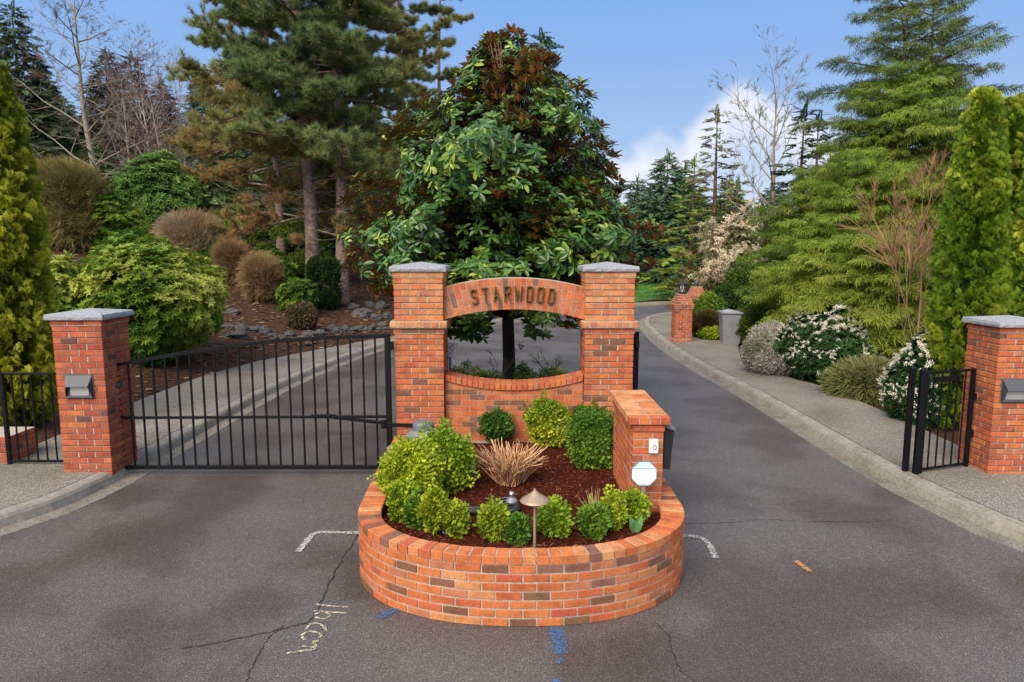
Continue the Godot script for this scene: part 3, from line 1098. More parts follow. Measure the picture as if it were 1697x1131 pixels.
func arch_and_wall():
	var x0 = -.838
	var x1 = .893
	var xm = (x0 + x1) / 2
	var zf = -8.55      # front face
	var th = .3
	var R0 = 2.99
	# arch: rings of upright bricks
	var t = thing("brick_arch", "segmental brick arch bridging the two tall pillars above the oval opening", "arch", Vector3(xm, 0, zf))
	var half = (x1 - x0) / 2
	var yc = 2.072 - R0
	var nn = 26
	var amax = asin(half / R0)
	var core := MB.new()
	for k in nn:
		var a0 = lerpf(-amax, amax, float(k) / nn)
		var a1 = lerpf(-amax, amax, (k + 1.0) / nn)
		var heights = [.105, .2, .09] if k % 2 == 0 else [.2, .195]
		var r = R0
		for hh in heights:
			var poly = []
			var g = .0042
			for w in [[a0, r + g, 1], [a1, r + g, -1], [a1, r + hh - g, -1], [a0, r + hh - g, 1]]:
				poly.append(Vector2(sin(w[0]) * w[1] + w[2] * g, yc + cos(w[0]) * w[1]))
			var m := MB.new()
			m.prism(PackedVector2Array(poly), -th, 0.0, .003, Transform3D(Basis(Vector3.RIGHT, Vector3.BACK, Vector3.UP), Vector3.ZERO))
			part("brick", m.mesh(), brick_mat(pick({"rose": 6, "deep": 2, "orange": 2, "mauve": 1.2, "ember": 2})), t)
			r += hh
		var cq = []
		for w in [[a0, R0 + .004], [a1, R0 + .004], [a1, R0 + .393], [a0, R0 + .393]]: cq.append(Vector2(sin(w[0]) * w[1], yc + cos(w[0]) * w[1]))
		core.prism(PackedVector2Array(cq), -th + .006, -.006, 0.0, Transform3D(Basis(Vector3.RIGHT, Vector3.BACK, Vector3.UP), Vector3.ZERO))
	part("mortar", core.mesh(), mortar(), t)
	# low wall with a dished top
	var w = thing("low_brick_wall", "low brick wall with a dished coping between the two tall pillars", "wall", Vector3(xm, 0, zf))
	var rise = .125
	var Rw = (half * half + rise * rise) / (2 * rise)
	var top = func(x): return 1.135 + Rw - sqrt(Rw * Rw - x * x)
	var below = PackedVector2Array()
	for k in 21:
		var x = lerpf(-half, half, k / 20.0)
		below.append(Vector2(x, top.call(x) - .085))
	below.append(Vector2(half, -.1))
	below.append(Vector2(-half, -.1))
	var face = Transform3D(Basis(Vector3.RIGHT, Vector3.BACK, Vector3.UP), Vector3.ZERO)
	var y = .30
	var row = 0
	while y < 1.2:
		var x = -half - (.1 if row % 2 else 0.0)
		while x < half:
			var a = maxf(x, -half) + .004
			var c = minf(x + .2, half) - .004
			if c - a > .02:
				for poly in Geometry2D.intersect_polygons(PackedVector2Array([Vector2(a, y + .004), Vector2(c, y + .004), Vector2(c, y + CH - .004), Vector2(a, y + CH - .004)]), below):
					var m := MB.new()
					if poly.size() >= 3:
						m.prism(poly, -th, 0.0, .003, face)
						part("brick", m.mesh(), brick_mat(pick({"orange": 4, "deep": 5, "ember": 4, "brown": 2, "mauve": 1.2, "rose": 1})), w)
			x += .2
		y += CH
		row += 1
	var nb = 25
	for k in nb:
		var xa = lerpf(-half, half, float(k) / nb) + .004
		var xb = lerpf(-half, half, (k + 1.0) / nb) - .004
		var m := MB.new()
		m.prism(PackedVector2Array([Vector2(xa, top.call(xa) - .078), Vector2(xb, top.call(xb) - .078), Vector2(xb, top.call(xb)), Vector2(xa, top.call(xa))]), -th - .02, .025, .004, face)
		part("coping_brick", m.mesh(), brick_mat(pick({"ember": 4, "deep": 3, "orange": 4, "rose": 1})), w)
	core = MB.new()
	for k in 20:
		var xa = lerpf(-half, half, k / 20.0)
		var xb = lerpf(-half, half, (k + 1.0) / 20)
		core.prism(PackedVector2Array([Vector2(xa, .0), Vector2(xb, .0), Vector2(xb, top.call(xb) - .01), Vector2(xa, top.call(xa) - .01)]), -th + .006, -.006, 0.0, face)
	part("mortar", core.mesh(), mortar(), w)
	core = MB.new()
	core.cbox(Vector3(-half + .004, .1, -.1), Vector3(half - .004, .40, .07), .01)
	part("footing", core.mesh(), textured("kerb concrete", tex.concrete, .9, .85), w)
	letters(xm, zf, yc, R0)

const GLYPH := {
	"S": [[1, .9, .5, 1], [.5, 1, 0, .9], [0, .9, 0, .6], [0, .6, 1, .4], [1, .4, 1, .1], [1, .1, .5, 0], [.5, 0, 0, .1]],
	"T": [[0, 1, 1, 1], [.5, 1, .5, 0]], "A": [[0, 0, .5, 1], [.5, 1, 1, 0], [.2, .36, .8, .36]], "R": [[0, 0, 0, 1], [0, 1, 1, .98], [1, .98, 1, .56], [1, .56, 0, .52], [.4, .52, 1, 0]],
	"W": [[0, 1, .22, 0], [.22, 0, .5, .66], [.5, .66, .78, 0], [.78, 0, 1, 1]], "O": [[0, 0, 0, 1], [0, 1, 1, 1], [1, 1, 1, 0], [1, 0, 0, 0]], "D": [[0, 0, 0, 1], [0, 1, .8, 1], [.8, 1, 1, .85], [1, .85, 1, .15], [1, .15, .8, 0], [.8, 0, 0, 0]],
}
func letters(xm, zf, yc, R0):
	var t = thing("sign_lettering", "brass capital letters fixed along the face of the brick arch", "lettering", Vector3(xm, 0, zf))
	var brass = M("aged brass", lin(.20, .13, .035), .45, .75)
	tri_map(brass, tex.mottle, 3.0)
	var word = "STARWOOD"
	for i in word.length():
		var a = lerpf(-.150, .150, i / 7.0) - .006
		var b := MB.new()
		var wd = .062 if word[i] != "W" else .088
		for s in GLYPH[word[i]]:
			var p = Vector3((s[0] - .5) * wd, (s[1] - .5) * .175, 0)
			var q = Vector3((s[2] - .5) * wd, (s[3] - .5) * .175, 0)
			var d = (q - p).normalized()
			var n = Vector3(-d.y, d.x, 0)
			var ln = p.distance_to(q)
			b.cbox(Vector3(-.006, -.007, 0), Vector3(ln + .006, .007, .04 + rf(0, .0015)), .002, Transform3D(Basis(d, n, Vector3.BACK), p))
		var o = part("letter", b.mesh(), brass, t, Vector3(sin(a) * (R0 + .205), yc + cos(a) * (R0 + .205), .004))
		o.rotation.z = -a

# planter: plan curve of the outer face
const PCX := 0.08
const PCZ := -6.0
func plan(s: float) -> Vector2:      # s: 0 at the left pillar, 1 at the right pillar
	var pts = plan_pts
	var f = s * (pts.size() - 1)
	var i = mini(int(f), pts.size() - 2)
	return pts[i].lerp(pts[i + 1], f - i)
var plan_pts := PackedVector2Array()
var plan_len := 0.0
func planter():
	var raw = PackedVector2Array()
	for k in 13: raw.append(Vector2(-1.42 + .07 * pow(k / 13.0, 1.5), -8.16 + 2.16 * k / 13.0))
	for k in 61:
		var a = PI - PI * k / 60.0
		var c = cos(a)
		var s = sin(a)
		raw.append(Vector2(PCX + signf(c) * 1.43 * pow(absf(c), 2 / 2.25), PCZ + 1.13 * pow(absf(s), 2 / 2.25)))
	for k in range(12, -1, -1): raw.append(Vector2(1.51 - .0 * k, -8.16 + 2.16 * k / 13.0))
	var total = 0.0
	for i in raw.size() - 1: total += raw[i].distance_to(raw[i + 1])
	plan_len = total
	# even steps
	var n = 800
	var acc = 0.0
	var i = 0
	for k in n + 1:
		var want = total * k / n
		while i < raw.size() - 2 and acc + raw[i].distance_to(raw[i + 1]) < want:
			acc += raw[i].distance_to(raw[i + 1])
			i += 1
		plan_pts.append(raw[i].lerp(raw[i + 1], clampf((want - acc) / raw[i].distance_to(raw[i + 1]), 0, 1)))
	var t = thing("brick_planter", "rounded raised brick planter in front of the arched entrance", "planter", Vector3.ZERO)
	var nb = roundi(total / .205)
	var rest := MB.new()
	var tones = {"orange": 7, "pale": 1.6, "deep": 4, "ember": 2.5, "red": 1.2, "rose": 1.6, "brown": 1.8, "umber": 1.0, "mauve": 1.2}
	var top_tones = {"orange": 3, "rose": 4, "mauve": 3, "brown": 2, "deep": 2}
	for row in 7:
		for k in nb:
			var s = (k + .5 + (.5 if row % 2 else 0.0)) / nb
			if s >= 1.0 - .4 / nb: continue
			var p = plan(s)
			var e = plan(minf(s + .001, 1.0)) - plan(maxf(s - .001, 0.0))
			var turn = -atan2(e.y, e.x)
			var inw = Vector2(e.y, -e.x).normalized()
			var at = v3(p + inw * .043, -.004 + row * CH + CH / 2)
			var l = total / nb - .013
			if at.z > -7.0: put_brick(t, "brick", l, CH - .013, .09, at, turn, pick(top_tones if row == 6 else tones))
			else: rest.cbox(Vector3(-l, -CH + .01, -.09) / 2, Vector3(l, CH - .01, .09) / 2, .003, Transform3D(Basis(Vector3.UP, turn), at))
	stuff(part("rear_bricks", rest.mesh(), brick_mat("deep"), t))
	# coping of headers
	var nc = roundi(total / .1)
	for k in nc:
		var q = []
		var p0 = plan((k + .05) / nc)
		var p1 = plan((k + .95) / nc)
		var e = p1 - p0
		var inw = Vector2(e.y, -e.x).normalized()
		var front = clampf(inw.y * -1.0, 0, 1)
		var d = lerpf(.2, .15, front)
		var e0 = plan(minf((k + .05) / nc + .004, 1)) - plan(maxf((k + .05) / nc - .004, 0))
		var e1 = plan(minf((k + .95) / nc + .004, 1)) - plan(maxf((k + .95) / nc - .004, 0))
		var i0 = Vector2(e0.y, -e0.x).normalized()
		var i1 = Vector2(e1.y, -e1.x).normalized()
		var poly = PackedVector2Array([p0 - i0 * .006, p1 - i1 * .006, p1 + i1 * d, p0 + i0 * d])
		var m := MB.new()
		m.prism(poly, .489, .556 + rf(-.0015, .0015), .004)
		part("coping_brick", m.mesh(), brick_mat(pick({"orange": 5, "pale": 3, "deep": 2, "ember": 1.2, "brown": .8, "mauve": .7, "sand": .7})), t)
	# mortar body
	var core := MB.new()
	for k in 160:
		var a = plan(k / 160.0)
		var c = plan((k + 1) / 160.0)
		var ea = plan(minf(k / 160.0 + .004, 1)) - plan(maxf(k / 160.0 - .004, 0))
		var ec = plan(minf((k + 1) / 160.0 + .004, 1)) - plan(maxf((k + 1) / 160.0 - .004, 0))
		var ia = Vector2(ea.y, -ea.x).normalized()
		var ic = Vector2(ec.y, -ec.x).normalized()
		core.quad_out(v3(a + ia * .005, -.03), v3(c + ic * .005, -.03), v3(c + ic * .005, .551), v3(a + ia * .005, .551), v3(-ia, 0))
		core.quad_out(v3(a + ia * .145, .3), v3(c + ic * .145, .3), v3(c + ic * .145, .551), v3(a + ia * .145, .551), v3(ia, 0))
		core.quad_out(v3(a + ia * .005, .551), v3(c + ic * .005, .551), v3(c + ic * .145, .551), v3(a + ia * .145, .551), Vector3.UP)
	part("mortar", core.mesh(), mortar(), t)
	# bark bed
	var st := SurfaceTool.new()
	st.begin(Mesh.PRIMITIVE_TRIANGLES)
	st.set_smooth_group(0)
	var gx = 60
	for j in gx + 1:
		var z = lerpf(-8.3, -4.92, j / float(gx))
		for k in gx + 1:
			var wd = 1.34
			if z > PCZ: wd = 1.38 * pow(maxf(0.0, 1.0 - pow((z - PCZ) / 1.09, 2.25)), 1 / 2.25)
			var x = PCX * (1.0 if z > PCZ else .5) + lerpf(-wd, wd, k / float(gx))
			st.add_vertex(Vector3(x, bed_y(x, z), z))
	for j in gx:
		for k in gx:
			var q = j * (gx + 1) + k
			for e in [q, q + 1, q + gx + 1, q + 1, q + gx + 2, q + gx + 1]: st.add_index(e)
	st.generate_normals()
	struct("planter_bed", st.commit(), textured("red bark bed", tex.red_mulch, 1.1, .9, tex.mulch_h, 1.6), "red-brown bark mulch filling the rounded brick planter")
	var chip = keep("chip", func(b): b.cbox(Vector3(-.5, -.06, -.14), Vector3(.5, .06, .14), .03))
	var xf = []
	var cs = []
	for k in 9000:
		var z = rf(-8.2, -4.98)
		var wd = 1.28
		if z > PCZ: wd = 1.3 * pow(maxf(0.0, 1.0 - pow((z - PCZ) / 1.06, 2.25)), 1 / 2.25)
		var x = PCX + rf(-wd, wd)
		var bs = Basis.from_euler(Vector3(rf(-.4, .4), rf(0, TAU), rf(-.4, .4)))
		xf.append(Transform3D(bs.scaled(Vector3.ONE * rf(.015, .05)), Vector3(x, bed_y(x, z) + .005, z)))
		cs.append([lin(.05, .010, .005), lin(.085, .018, .008), lin(.028, .007, .004), lin(.12, .032, .014), lin(.20, .08, .04)][[0, 0, 1, 1, 2, 2, 1, 3, 0, 0, 1, 2, 3, 0, 1, 2, 0, 1, 4, 1][rng.randi() % 20]])
	var chips = copies("bark_chips", chip, leafy("bark chips", .9, 0.0), xf, cs, self)
	tag(stuff(chips), "loose red-brown bark chips in the brick planter", "bark chips")
func bed_y(x, z) -> float:
	return .44 + fn.get_noise_2d(x * 60, z * 60) * .05 + fn.get_noise_2d(x * 300, z * 300) * .012

func mail_pier():
	# narrow pier at the right of the planter, long side towards the bed
	var t = thing("brick_pier", "short brick pier with an overhanging brick top rising from the planter wall", "pier", Vector3.ZERO)
	var x0 = 1.075
	var x1 = 1.355
	var z1 = -6.0
	var z0 = -7.15
	var rest := MB.new()
	var core := MB.new()
	core.box(Vector3(x0 + .006, .3, z0 + .006), Vector3(x1 - .006, 1.29, z1 - .006))
	var tones = {"ember": 4, "deep": 4, "orange": 3, "rose": 1.5, "clay": 1}
	var row = 0
	var y = .43
	while y < 1.27:
		var last = y > 1.20
		var g = .015 if last else 0.0
		var full = row % 2 == 0
		var segs = [[0.0, .18], [.18, .28]] if full else [[0.0, .1], [.1, .28]]
		for e in segs:
			put_brick(t, "brick", e[1] - e[0] - .009 + (g if e[0] > 0 else g), CH - .01, .095, Vector3(x0 + (e[0] + e[1]) / 2, y + CH / 2, z1 - .0475 + g), 0.0, pick(tones))
		var z = z1 - .1 - (.1 if full else 0.0)
		var zz = z1 - .098
		while zz > z0 + .02:
			var l = .2
			if zz == z1 - .098 and full: l = .1
			l = minf(l, zz - z0)
			put_brick(t, "brick", l - .009, CH - .01, .09, Vector3(x0 + .045 - g, y + CH / 2, zz - l / 2), -PI / 2, pick(tones))
			rest.cbox(Vector3(x1 - .09 + g, y + .005, zz - l + .0045), Vector3(x1 + g, y + CH - .005, zz - .0045), .003)
			zz -= l
		y += CH
		row += 1
	var nz = 11
	for k in nz:
		for half in 2:
			var xa = x0 - .045 + half * .186
			var za = lerpf(z1 + .045, z0 - .04, float(k) / nz)
			var zb = lerpf(z1 + .045, z0 - .04, (k + 1.0) / nz)
			if k > 0: put_brick(t, "coping_brick", .178, .066, za - zb - .008, Vector3(xa + .093, 1.306, (za + zb) / 2), 0.0, pick({"pale": 4, "sand": 4, "orange": 2}))
			else:
				for q in 2: put_brick(t, "coping_brick", .084, .066, za - zb - .006, Vector3(xa + .049 + q * .09, 1.306, (za + zb) / 2), 0.0, pick({"ember": 3, "orange": 3, "rose": 2, "pale": 1}))
	core.box(Vector3(x0 - .035, 1.275, z0 - .03), Vector3(x1 + .042, 1.333, z1 + .036))
	part("mortar", core.mesh(), mortar(), t)
	stuff(part("rear_bricks", rest.mesh(), brick_mat("deep"), t))
	# post box on the driver's side
	var m = thing("letter_box", "black metal box with a grey sloping lid on the brick pier", "mailbox", Vector3(1.355, 0, -6.22))
	var b := MB.new()
	var prof = PackedVector2Array([Vector2(.012, .84), Vector2(.075, .83), Vector2(.105, 1.19), Vector2(.012, 1.21)])
	b.prism(prof, -.16, .16, .006, Transform3D(Basis(Vector3.RIGHT, Vector3.BACK, Vector3.UP), Vector3(0, 0, 0)))
	var box_body = part("body", b.mesh(), M("black enamel", lin(.012, .012, .014), .4), m)
	b = MB.new()
	b.prism(PackedVector2Array([Vector2(.008, 1.225), Vector2(.114, 1.195), Vector2(.112, 1.222), Vector2(.008, 1.262)]), -.17, .17, .004, Transform3D(Basis(Vector3.RIGHT, Vector3.BACK, Vector3.UP), Vector3.ZERO))
	part("lid", b.mesh(), M("grey lid", lin(.15, .16, .17), .5), box_body)
	# white call box
	m = thing("call_box", "small white wall box with a dark oval button on the brick pier", "intercom", Vector3(1.26, 1.075, -5.997))
	b = MB.new()
	b.cbox(Vector3(-.042, -.065, 0), Vector3(.042, .065, .035), .006)
	var case_part = part("case", b.mesh(), M("white plastic", lin(.62, .62, .60), .45), m)
	b = MB.new()
	b.lathe([Vector2(.001, 0), Vector2(.016, 0), Vector2(.02, -.004), Vector2(.02, -.008)], 16, Transform3D(Basis(Vector3(.8, 0, 0), Vector3(0, 0, -1), Vector3(0, 1.2, 0)), Vector3(.004, -.006, .034)))
	part("button", b.mesh(), M("dark button", lin(.05, .06, .07), .35), case_part)
	# octagonal sign on a stake
	m = thing("yard_sign", "small octagonal white and pale blue sign on a grey stake by the pier", "sign", Vector3(1.13, 0, -5.82))
	b = MB.new()
	var oc = PackedVector2Array()
	var oc2 = PackedVector2Array()
	var ob = PackedVector2Array()
	for k in 8:
		var a = TAU * (k + .5) / 8
		oc.append(Vector2(cos(a), sin(a)) * .122)
		oc2.append(Vector2(cos(a), sin(a)) * .113)
	var up = Transform3D(Basis(Vector3.RIGHT, Vector3.BACK, Vector3.UP), Vector3(.02, .875, 0))
	b.prism(oc, -.008, .006, .001, up)
	var panel = part("panel", b.mesh(), M("sign edge", lin(.14, .16, .18), .5), m)
	for e in [["face", -1.0, .045, lin(.72, .74, .74)], ["sky_band", .05, 1.0, lin(.46, .68, .76)], ["foot_band", -1.0, -.092, lin(.35, .42, .46)]]:
		var poly = oc2
		for cut in [[e[1], 1.0], [e[2], -1.0]]:
			var yy = cut[0]
			var box = PackedVector2Array([Vector2(-1, yy), Vector2(1, yy), Vector2(1, yy + cut[1] * 3.0), Vector2(-1, yy + cut[1] * 3.0)])
			var got = Geometry2D.intersect_polygons(poly, box)
			if got: poly = got[0]
		b = MB.new()
		b.prism(poly, .006, .0085 if e[0] == "face" else .0095, 0.0, up)
		part(e[0], b.mesh(), M("sign " + e[0], e[3], .4), panel)
	b = MB.new()
	for k in 3: b.cbox(Vector3(-.045 - .012 * k, .855 + .024 * k, .0086), Vector3(.085 + .012 * k, .862 + .024 * k, .0098), .0002)
	part("print_line", b.mesh(), M("faint print", lin(.62, .60, .60), .5), panel)
	b = MB.new()
	b.cbox(Vector3(.004, .40, -.012), Vector3(.036, .775, -.002), .003)
	part("stake", b.mesh(), M("grey stake", lin(.16, .17, .18), .5), m)

func side_pillar(label, x, z, inner, tones, h := 1.98):
	var t = thing("brick_pillar", label, "pillar", Vector3(x, 0, z), 0.0, "brick pillars of the entrance")
	var n = 26
	var c = runs(.02, n, .585, (h - .09) / n)
	c.append([h - .07, .07, .61, "run"])
	brick_pillar(t, c, [0, inner], tones)
	cap_stone(t, 0, 0, .69, h)
	return t
func hooded_light(label, x, y, z):
	var t = thing("wall_light", label, "wall light", Vector3(x, y, z), 0.0, "hooded lights on the side pillars")
	var zinc = M("dull zinc", lin(.085, .095, .11), .6, .2)
	tri_map(zinc, tex.mottle, 4.0)
	var b := MB.new()
	var w = .16
	var h = .135
	b.cbox(Vector3(-w - .01, -h - .01, 0), Vector3(w + .01, h + .01, .012), .003)
	part("back_plate", b.mesh(), zinc, t)
	b = MB.new()
	var a = [Vector3(-w, h, .012), Vector3(w, h, .012), Vector3(w * .82, .01, .075), Vector3(-w * .82, .01, .075)]
	b.quad_out(a[0], a[1], a[2], a[3], Vector3(0, .5, 1))
	b.quad_out(a[0] - Vector3(0, .004, .004), a[1] - Vector3(0, .004, .004), a[2] - Vector3(0, .006, .0), a[3] - Vector3(0, .006, 0), Vector3(0, -1, -1))
	b.quad_out(a[2], a[3], a[3] - Vector3(0, .006, 0), a[2] - Vector3(0, .006, 0), Vector3.BACK)
	part("hood", b.mesh(), zinc, t)
	b = MB.new()
	for s in [-1.0, 1.0]:
		b.quad_out(Vector3(s * w, h, .012), Vector3(s * w * .82, .01, .075), Vector3(s * w, -h, .03), Vector3(s * w, -h, .012), Vector3(s, 0, .3))
	part("cheek", b.mesh(), M("dark zinc", lin(.025, .03, .038), .6, .2), t)
	b = MB.new()
	b.cbox(Vector3(-w + .002, -h, .013), Vector3(w - .002, -h + .022, .034), .003)
	part("lip", b.mesh(), zinc, t)
	b = MB.new()
	b.cbox(Vector3(-w * .7, -h + .025, .0125), Vector3(w * .7, 0, .018), .002)
	part("reflector", b.mesh(), M("lamp reflector", lin(.42, .42, .42), .3, .5), t)

# ---------------------------------------------------------------- iron work
func iron() -> StandardMaterial3D:
	var m = M("black iron paint", lin(.005, .0055, .007), .5)
	m.metallic_specular = .28
	return m
func bar_box(parent, called, a: Vector3, b_: Vector3, w: float, d = null):
	if d == null: d = w
	var b := MB.new()
	var dir = (b_ - a)
	var l = dir.length()
	var up = Vector3.UP if absf(dir.normalized().y) < .9 else Vector3.RIGHT
	var y = dir.normalized()
	var x = y.cross(Vector3.BACK).normalized()
	if x.length() < .1: x = Vector3.RIGHT
	var z = x.cross(y)
	b.cbox(Vector3(-w / 2, 0, -d / 2), Vector3(w / 2, l, d / 2), minf(.003, w * .15), Transform3D(Basis(x, y, z), a))
	return part(called, b.mesh(), iron(), parent)
func drive_gate(label, at: Vector3, turn: float, width: float, hl: float, hr: float) -> Node3D:
	# built from the hinge stile at x = 0 towards -x
	var t = thing("drive_gate", label, "gate", at, turn, "black iron drive gates")
	var top = func(u): return lerpf(hr, hl, u) + .095 * sin(PI * u) * (1.0 - u * .2)
	bar_box(t, "stile", Vector3(0, .07, 0), Vector3(0, hr + .03, 0), .065)
	bar_box(t, "stile", Vector3(-width, .07, 0), Vector3(-width, hl + .025, 0), .06)
	bar_box(t, "bottom_rail", Vector3(-width + .024, .1, 0), Vector3(-.026, .1, 0), .05, .04)
	bar_box(t, "middle_rail", Vector3(-width + .024, .735, 0), Vector3(-.026, .75, 0), .032)
	var b := MB.new()
	for k in 14:
		var u0 = lerpf(.007, .993, k / 14.0)
		var u1 = lerpf(.007, .993, (k + 1) / 14.0)
		var p = [Vector3(-width * u0, top.call(u0), 0), Vector3(-width * u1, top.call(u1), 0)]
		for sd in [[-.022, .022, Vector3.UP, 0], [.022, -.022, Vector3.DOWN, 0], [0, 0, Vector3.BACK, 1], [0, 0, Vector3.FORWARD, -1]]:
			if sd[3] == 0:
				var y = Vector3(0, .022 * sd[2].y, 0)
				b.quad_out(p[0] + y + Vector3(0, 0, .02), p[1] + y + Vector3(0, 0, .02), p[1] + y - Vector3(0, 0, .02), p[0] + y - Vector3(0, 0, .02), sd[2])
			else:
				var zz = Vector3(0, 0, .02 * sd[3])
				var y = Vector3(0, .022, 0)
				b.quad_out(p[0] + y + zz, p[1] + y + zz, p[1] - y + zz, p[0] - y + zz, sd[2])
	part("top_rail", b.mesh(), iron(), t)
	var n = 21
	for k in n:
		var u = (k + 1.0) / (n + 1)
		bar_box(t, "bar", Vector3(-width * u, .11, 0), Vector3(-width * u, top.call(u) - .01, 0), .022)
	for y in [.3, hr - .12]:
		b = MB.new()
		b.cbox(Vector3(.029, y - .05, -.03), Vector3(.075, y + .05, .02), .004)
		part("hinge", b.mesh(), iron(), t)
	b = MB.new()
	b.cbox(Vector3(-.96, .745, .015), Vector3(-.66, .785, .05), .004)
	part("arm_bracket", b.mesh(), iron(), t)
	return t
func walk_gate(label, a: Vector3, c: Vector3, h: float, bars: int, plate: bool):
	var d = c - a
	var w = d.length()
	var t = thing("walk_gate", label, "gate", a, -atan2(d.z, d.x), "small iron walkway gates")
	bar_box(t, "stile", Vector3(0, .03, 0), Vector3(0, h, 0), .045)
	bar_box(t, "stile", Vector3(w, .03, 0), Vector3(w, h, 0), .045)
	for y in [.07, h - .015]: bar_box(t, "rail", Vector3(.0235, y, 0), Vector3(w - .0235, y, 0), .028)
	for k in bars:
		var x = w * (k + 1.0) / (bars + 1)
		bar_box(t, "bar", Vector3(x, .075, 0), Vector3(x, h - .02, 0), .017)
	if plate:
		var b := MB.new()
		b.cbox(Vector3(w * .15, h - .14, -.006), Vector3(w * .72, h - .07, .0085), .002)
		part("lock_plate", b.mesh(), iron(), t)
		for y in [h * .35, h * .72]:
			b = MB.new()
			b.cbox(Vector3(w + .0235, y - .04, -.02), Vector3(w + .07, y + .04, .02), .003)
			part("hinge", b.mesh(), iron(), t)
	return t
func iron_post(label, at: Vector3, h: float):
	var t = thing("gate_post", label, "post", at, 0.0)
	var b := MB.new()
	b.cbox(Vector3(-.03, 0, -.03), Vector3(.03, h, .03), .005)
	var shaft = part("shaft", b.mesh(), iron(), t)
	b = MB.new()
	b.lathe([Vector2(.001, h + .035), Vector2(.018, h + .028), Vector2(.028, h + .010), Vector2(.030, h)], 12)
	part("finial", b.mesh(), iron(), shaft)
func gate_operator():
	var base = Vector3(-1.03, .50, -7.86)
	var t = thing("gate_opener", "grey moulded gate opener housing with a black folding arm", "gate opener", base)
	var grey = M("grey moulded plastic", lin(.12, .135, .145), .5)
	var b := MB.new()
	b.prism(PackedVector2Array([Vector2(-.18, -.15), Vector2(.18, -.15), Vector2(.2, .12), Vector2(.12, .17), Vector2(-.12, .17), Vector2(-.2, .12)]), 0.0, .24, .05)
	var housing = part("housing", b.mesh(), grey, t)
	b = MB.new()
	b.lathe([Vector2(.001, .335), Vector2(.09, .333), Vector2(.115, .32), Vector2(.125, .30), Vector2(.125, .24)], 28)
	part("dome_cap", b.mesh(), grey, housing)
	var arm = func(p, q, w): return bar_box(t, "arm", p - base, q - base, w, w * .6)
	var elbow = Vector3(-1.52, .75, -8.02)
	arm.call(Vector3(-1.10, .775, -7.86), elbow, .045)
	arm.call(elbow + Vector3(0, .02, 0), Vector3(-2.32, .765, -8.37), .04)
	b = MB.new()
	b.lathe([Vector2(.001, .05), Vector2(.035, .05), Vector2(.035, -.04), Vector2(.001, -.04)], 14, Transform3D(Basis.IDENTITY, elbow - base))
	part("elbow_joint", b.mesh(), iron(), t)
func path_light(label, at: Vector3, h: float, r: float):
	var t = thing("path_light", label, "garden light", at, 0.0, "bronze path lights in the planter")
	var br = M("weathered bronze", lin(.40, .29, .20), .5, .5)
	tri_map(br, tex.mottle, 3.0)
	var b := MB.new()
	b.tube([Vector3(0, -.1, 0), Vector3(0, h - .04, 0)], [.013, .012], 10)
	part("stem", b.mesh(), br, t)
	b = MB.new()
	b.lathe([Vector2(.001, h + .028), Vector2(.008, h + .026), Vector2(.012, h + .012), Vector2(.02, h + .004), Vector2(r * .45, h - .022), Vector2(r * .9, h - .055), Vector2(r, h - .068), Vector2(r * .98, h - .073), Vector2(r * .86, h - .058), Vector2(.02, h - .012)], 28)
	part("hat", b.mesh(), br, t)

func lamp_pillar(label, x, z, s, h, lamp: bool, shown):
	var t = thing("lamp_pillar", label, "pillar", Vector3(x, .12, z), 0.0, "small brick pillars by the side drive")
	var c = [[0.0, .075, s + .05, "run"]]
	c.append_array(runs(.075, int((h - .45) / .07), s))
	var y = c[-1][0] + .07
	c.append([y, .07, s + .05, "run"])
	c.append([y + .07, .07, s + .09, "run"])
	for k in 4: c.append([y + .14 + k * .07, .07, s + .02 - k * .055, "run"])
	brick_pillar(t, c, shown, {"clay": 4, "ember": 4, "rose": 4, "deep": 2, "brown": .8})
	var ty = y + .42
	if lamp:
		var l = thing("lantern", "black lattice lantern on the small brick pillar beside the grey bin", "lantern", Vector3(x, .12 + ty, z))
		var bk = M("black lantern iron", lin(.012, .013, .016), .45)
		var b := MB.new()
		b.lathe([Vector2(.001, 0), Vector2(.12, 0), Vector2(.12, .035), Vector2(.1, .05), Vector2(.1, .075), Vector2(.001, .075)], 8)
		part("base", b.mesh(), bk, l)
		b = MB.new()
		b.lathe([Vector2(.085, .075), Vector2(.115, .28)], 8)
		var glass = part("glass", b.mesh(), M("milk glass", lin(.6, .62, .64), .35), l)
		b = MB.new()
		for k in 8:
			for dk in [-2, -1, 1, 2]:
				var a0 = TAU * k / 8
				var a1 = TAU * (k + dk * .5) / 8
				var pts = []
				for j in 5:
					var a = lerpf(a0, a1, j / 4.0)
					var rr = lerpf(.090, .120, j / 4.0)
					pts.append(Vector3(cos(a) * rr, .075 + .205 * j / 4.0, sin(a) * rr))
				b.tube(pts, [.007, .007, .007, .007, .007], 4, false)
		part("lattice", b.mesh(), bk, glass)
		b = MB.new()
		b.lathe([Vector2(.001, .52), Vector2(.014, .515), Vector2(.02, .49), Vector2(.008, .47), Vector2(.012, .43), Vector2(.035, .41), Vector2(.16, .31), Vector2(.165, .29), Vector2(.12, .28), Vector2(.001, .28)], 8)
		part("roof", b.mesh(), bk, l)
	else:
		var l = thing("globe_lamp", "small dark ball lamp on the rear brick pillar", "lamp", Vector3(x, .12 + ty, z))
		var b := MB.new()
		b.lathe([Vector2(.001, 0), Vector2(.07, 0), Vector2(.04, .06), Vector2(.001, .06)], 14)
		part("base", b.mesh(), M("black lantern iron", lin(.012, .013, .016), .45), l)
		b = MB.new()
		var pr = []
		for k in 9: pr.append(Vector2(maxf(.001, .085 * sin(PI * k / 8.0)), .13 + .085 * cos(PI * k / 8.0)))
		b.lathe(pr, 16)
		part("globe", b.mesh(), M("smoked globe", lin(.06, .065, .07), .2), l)
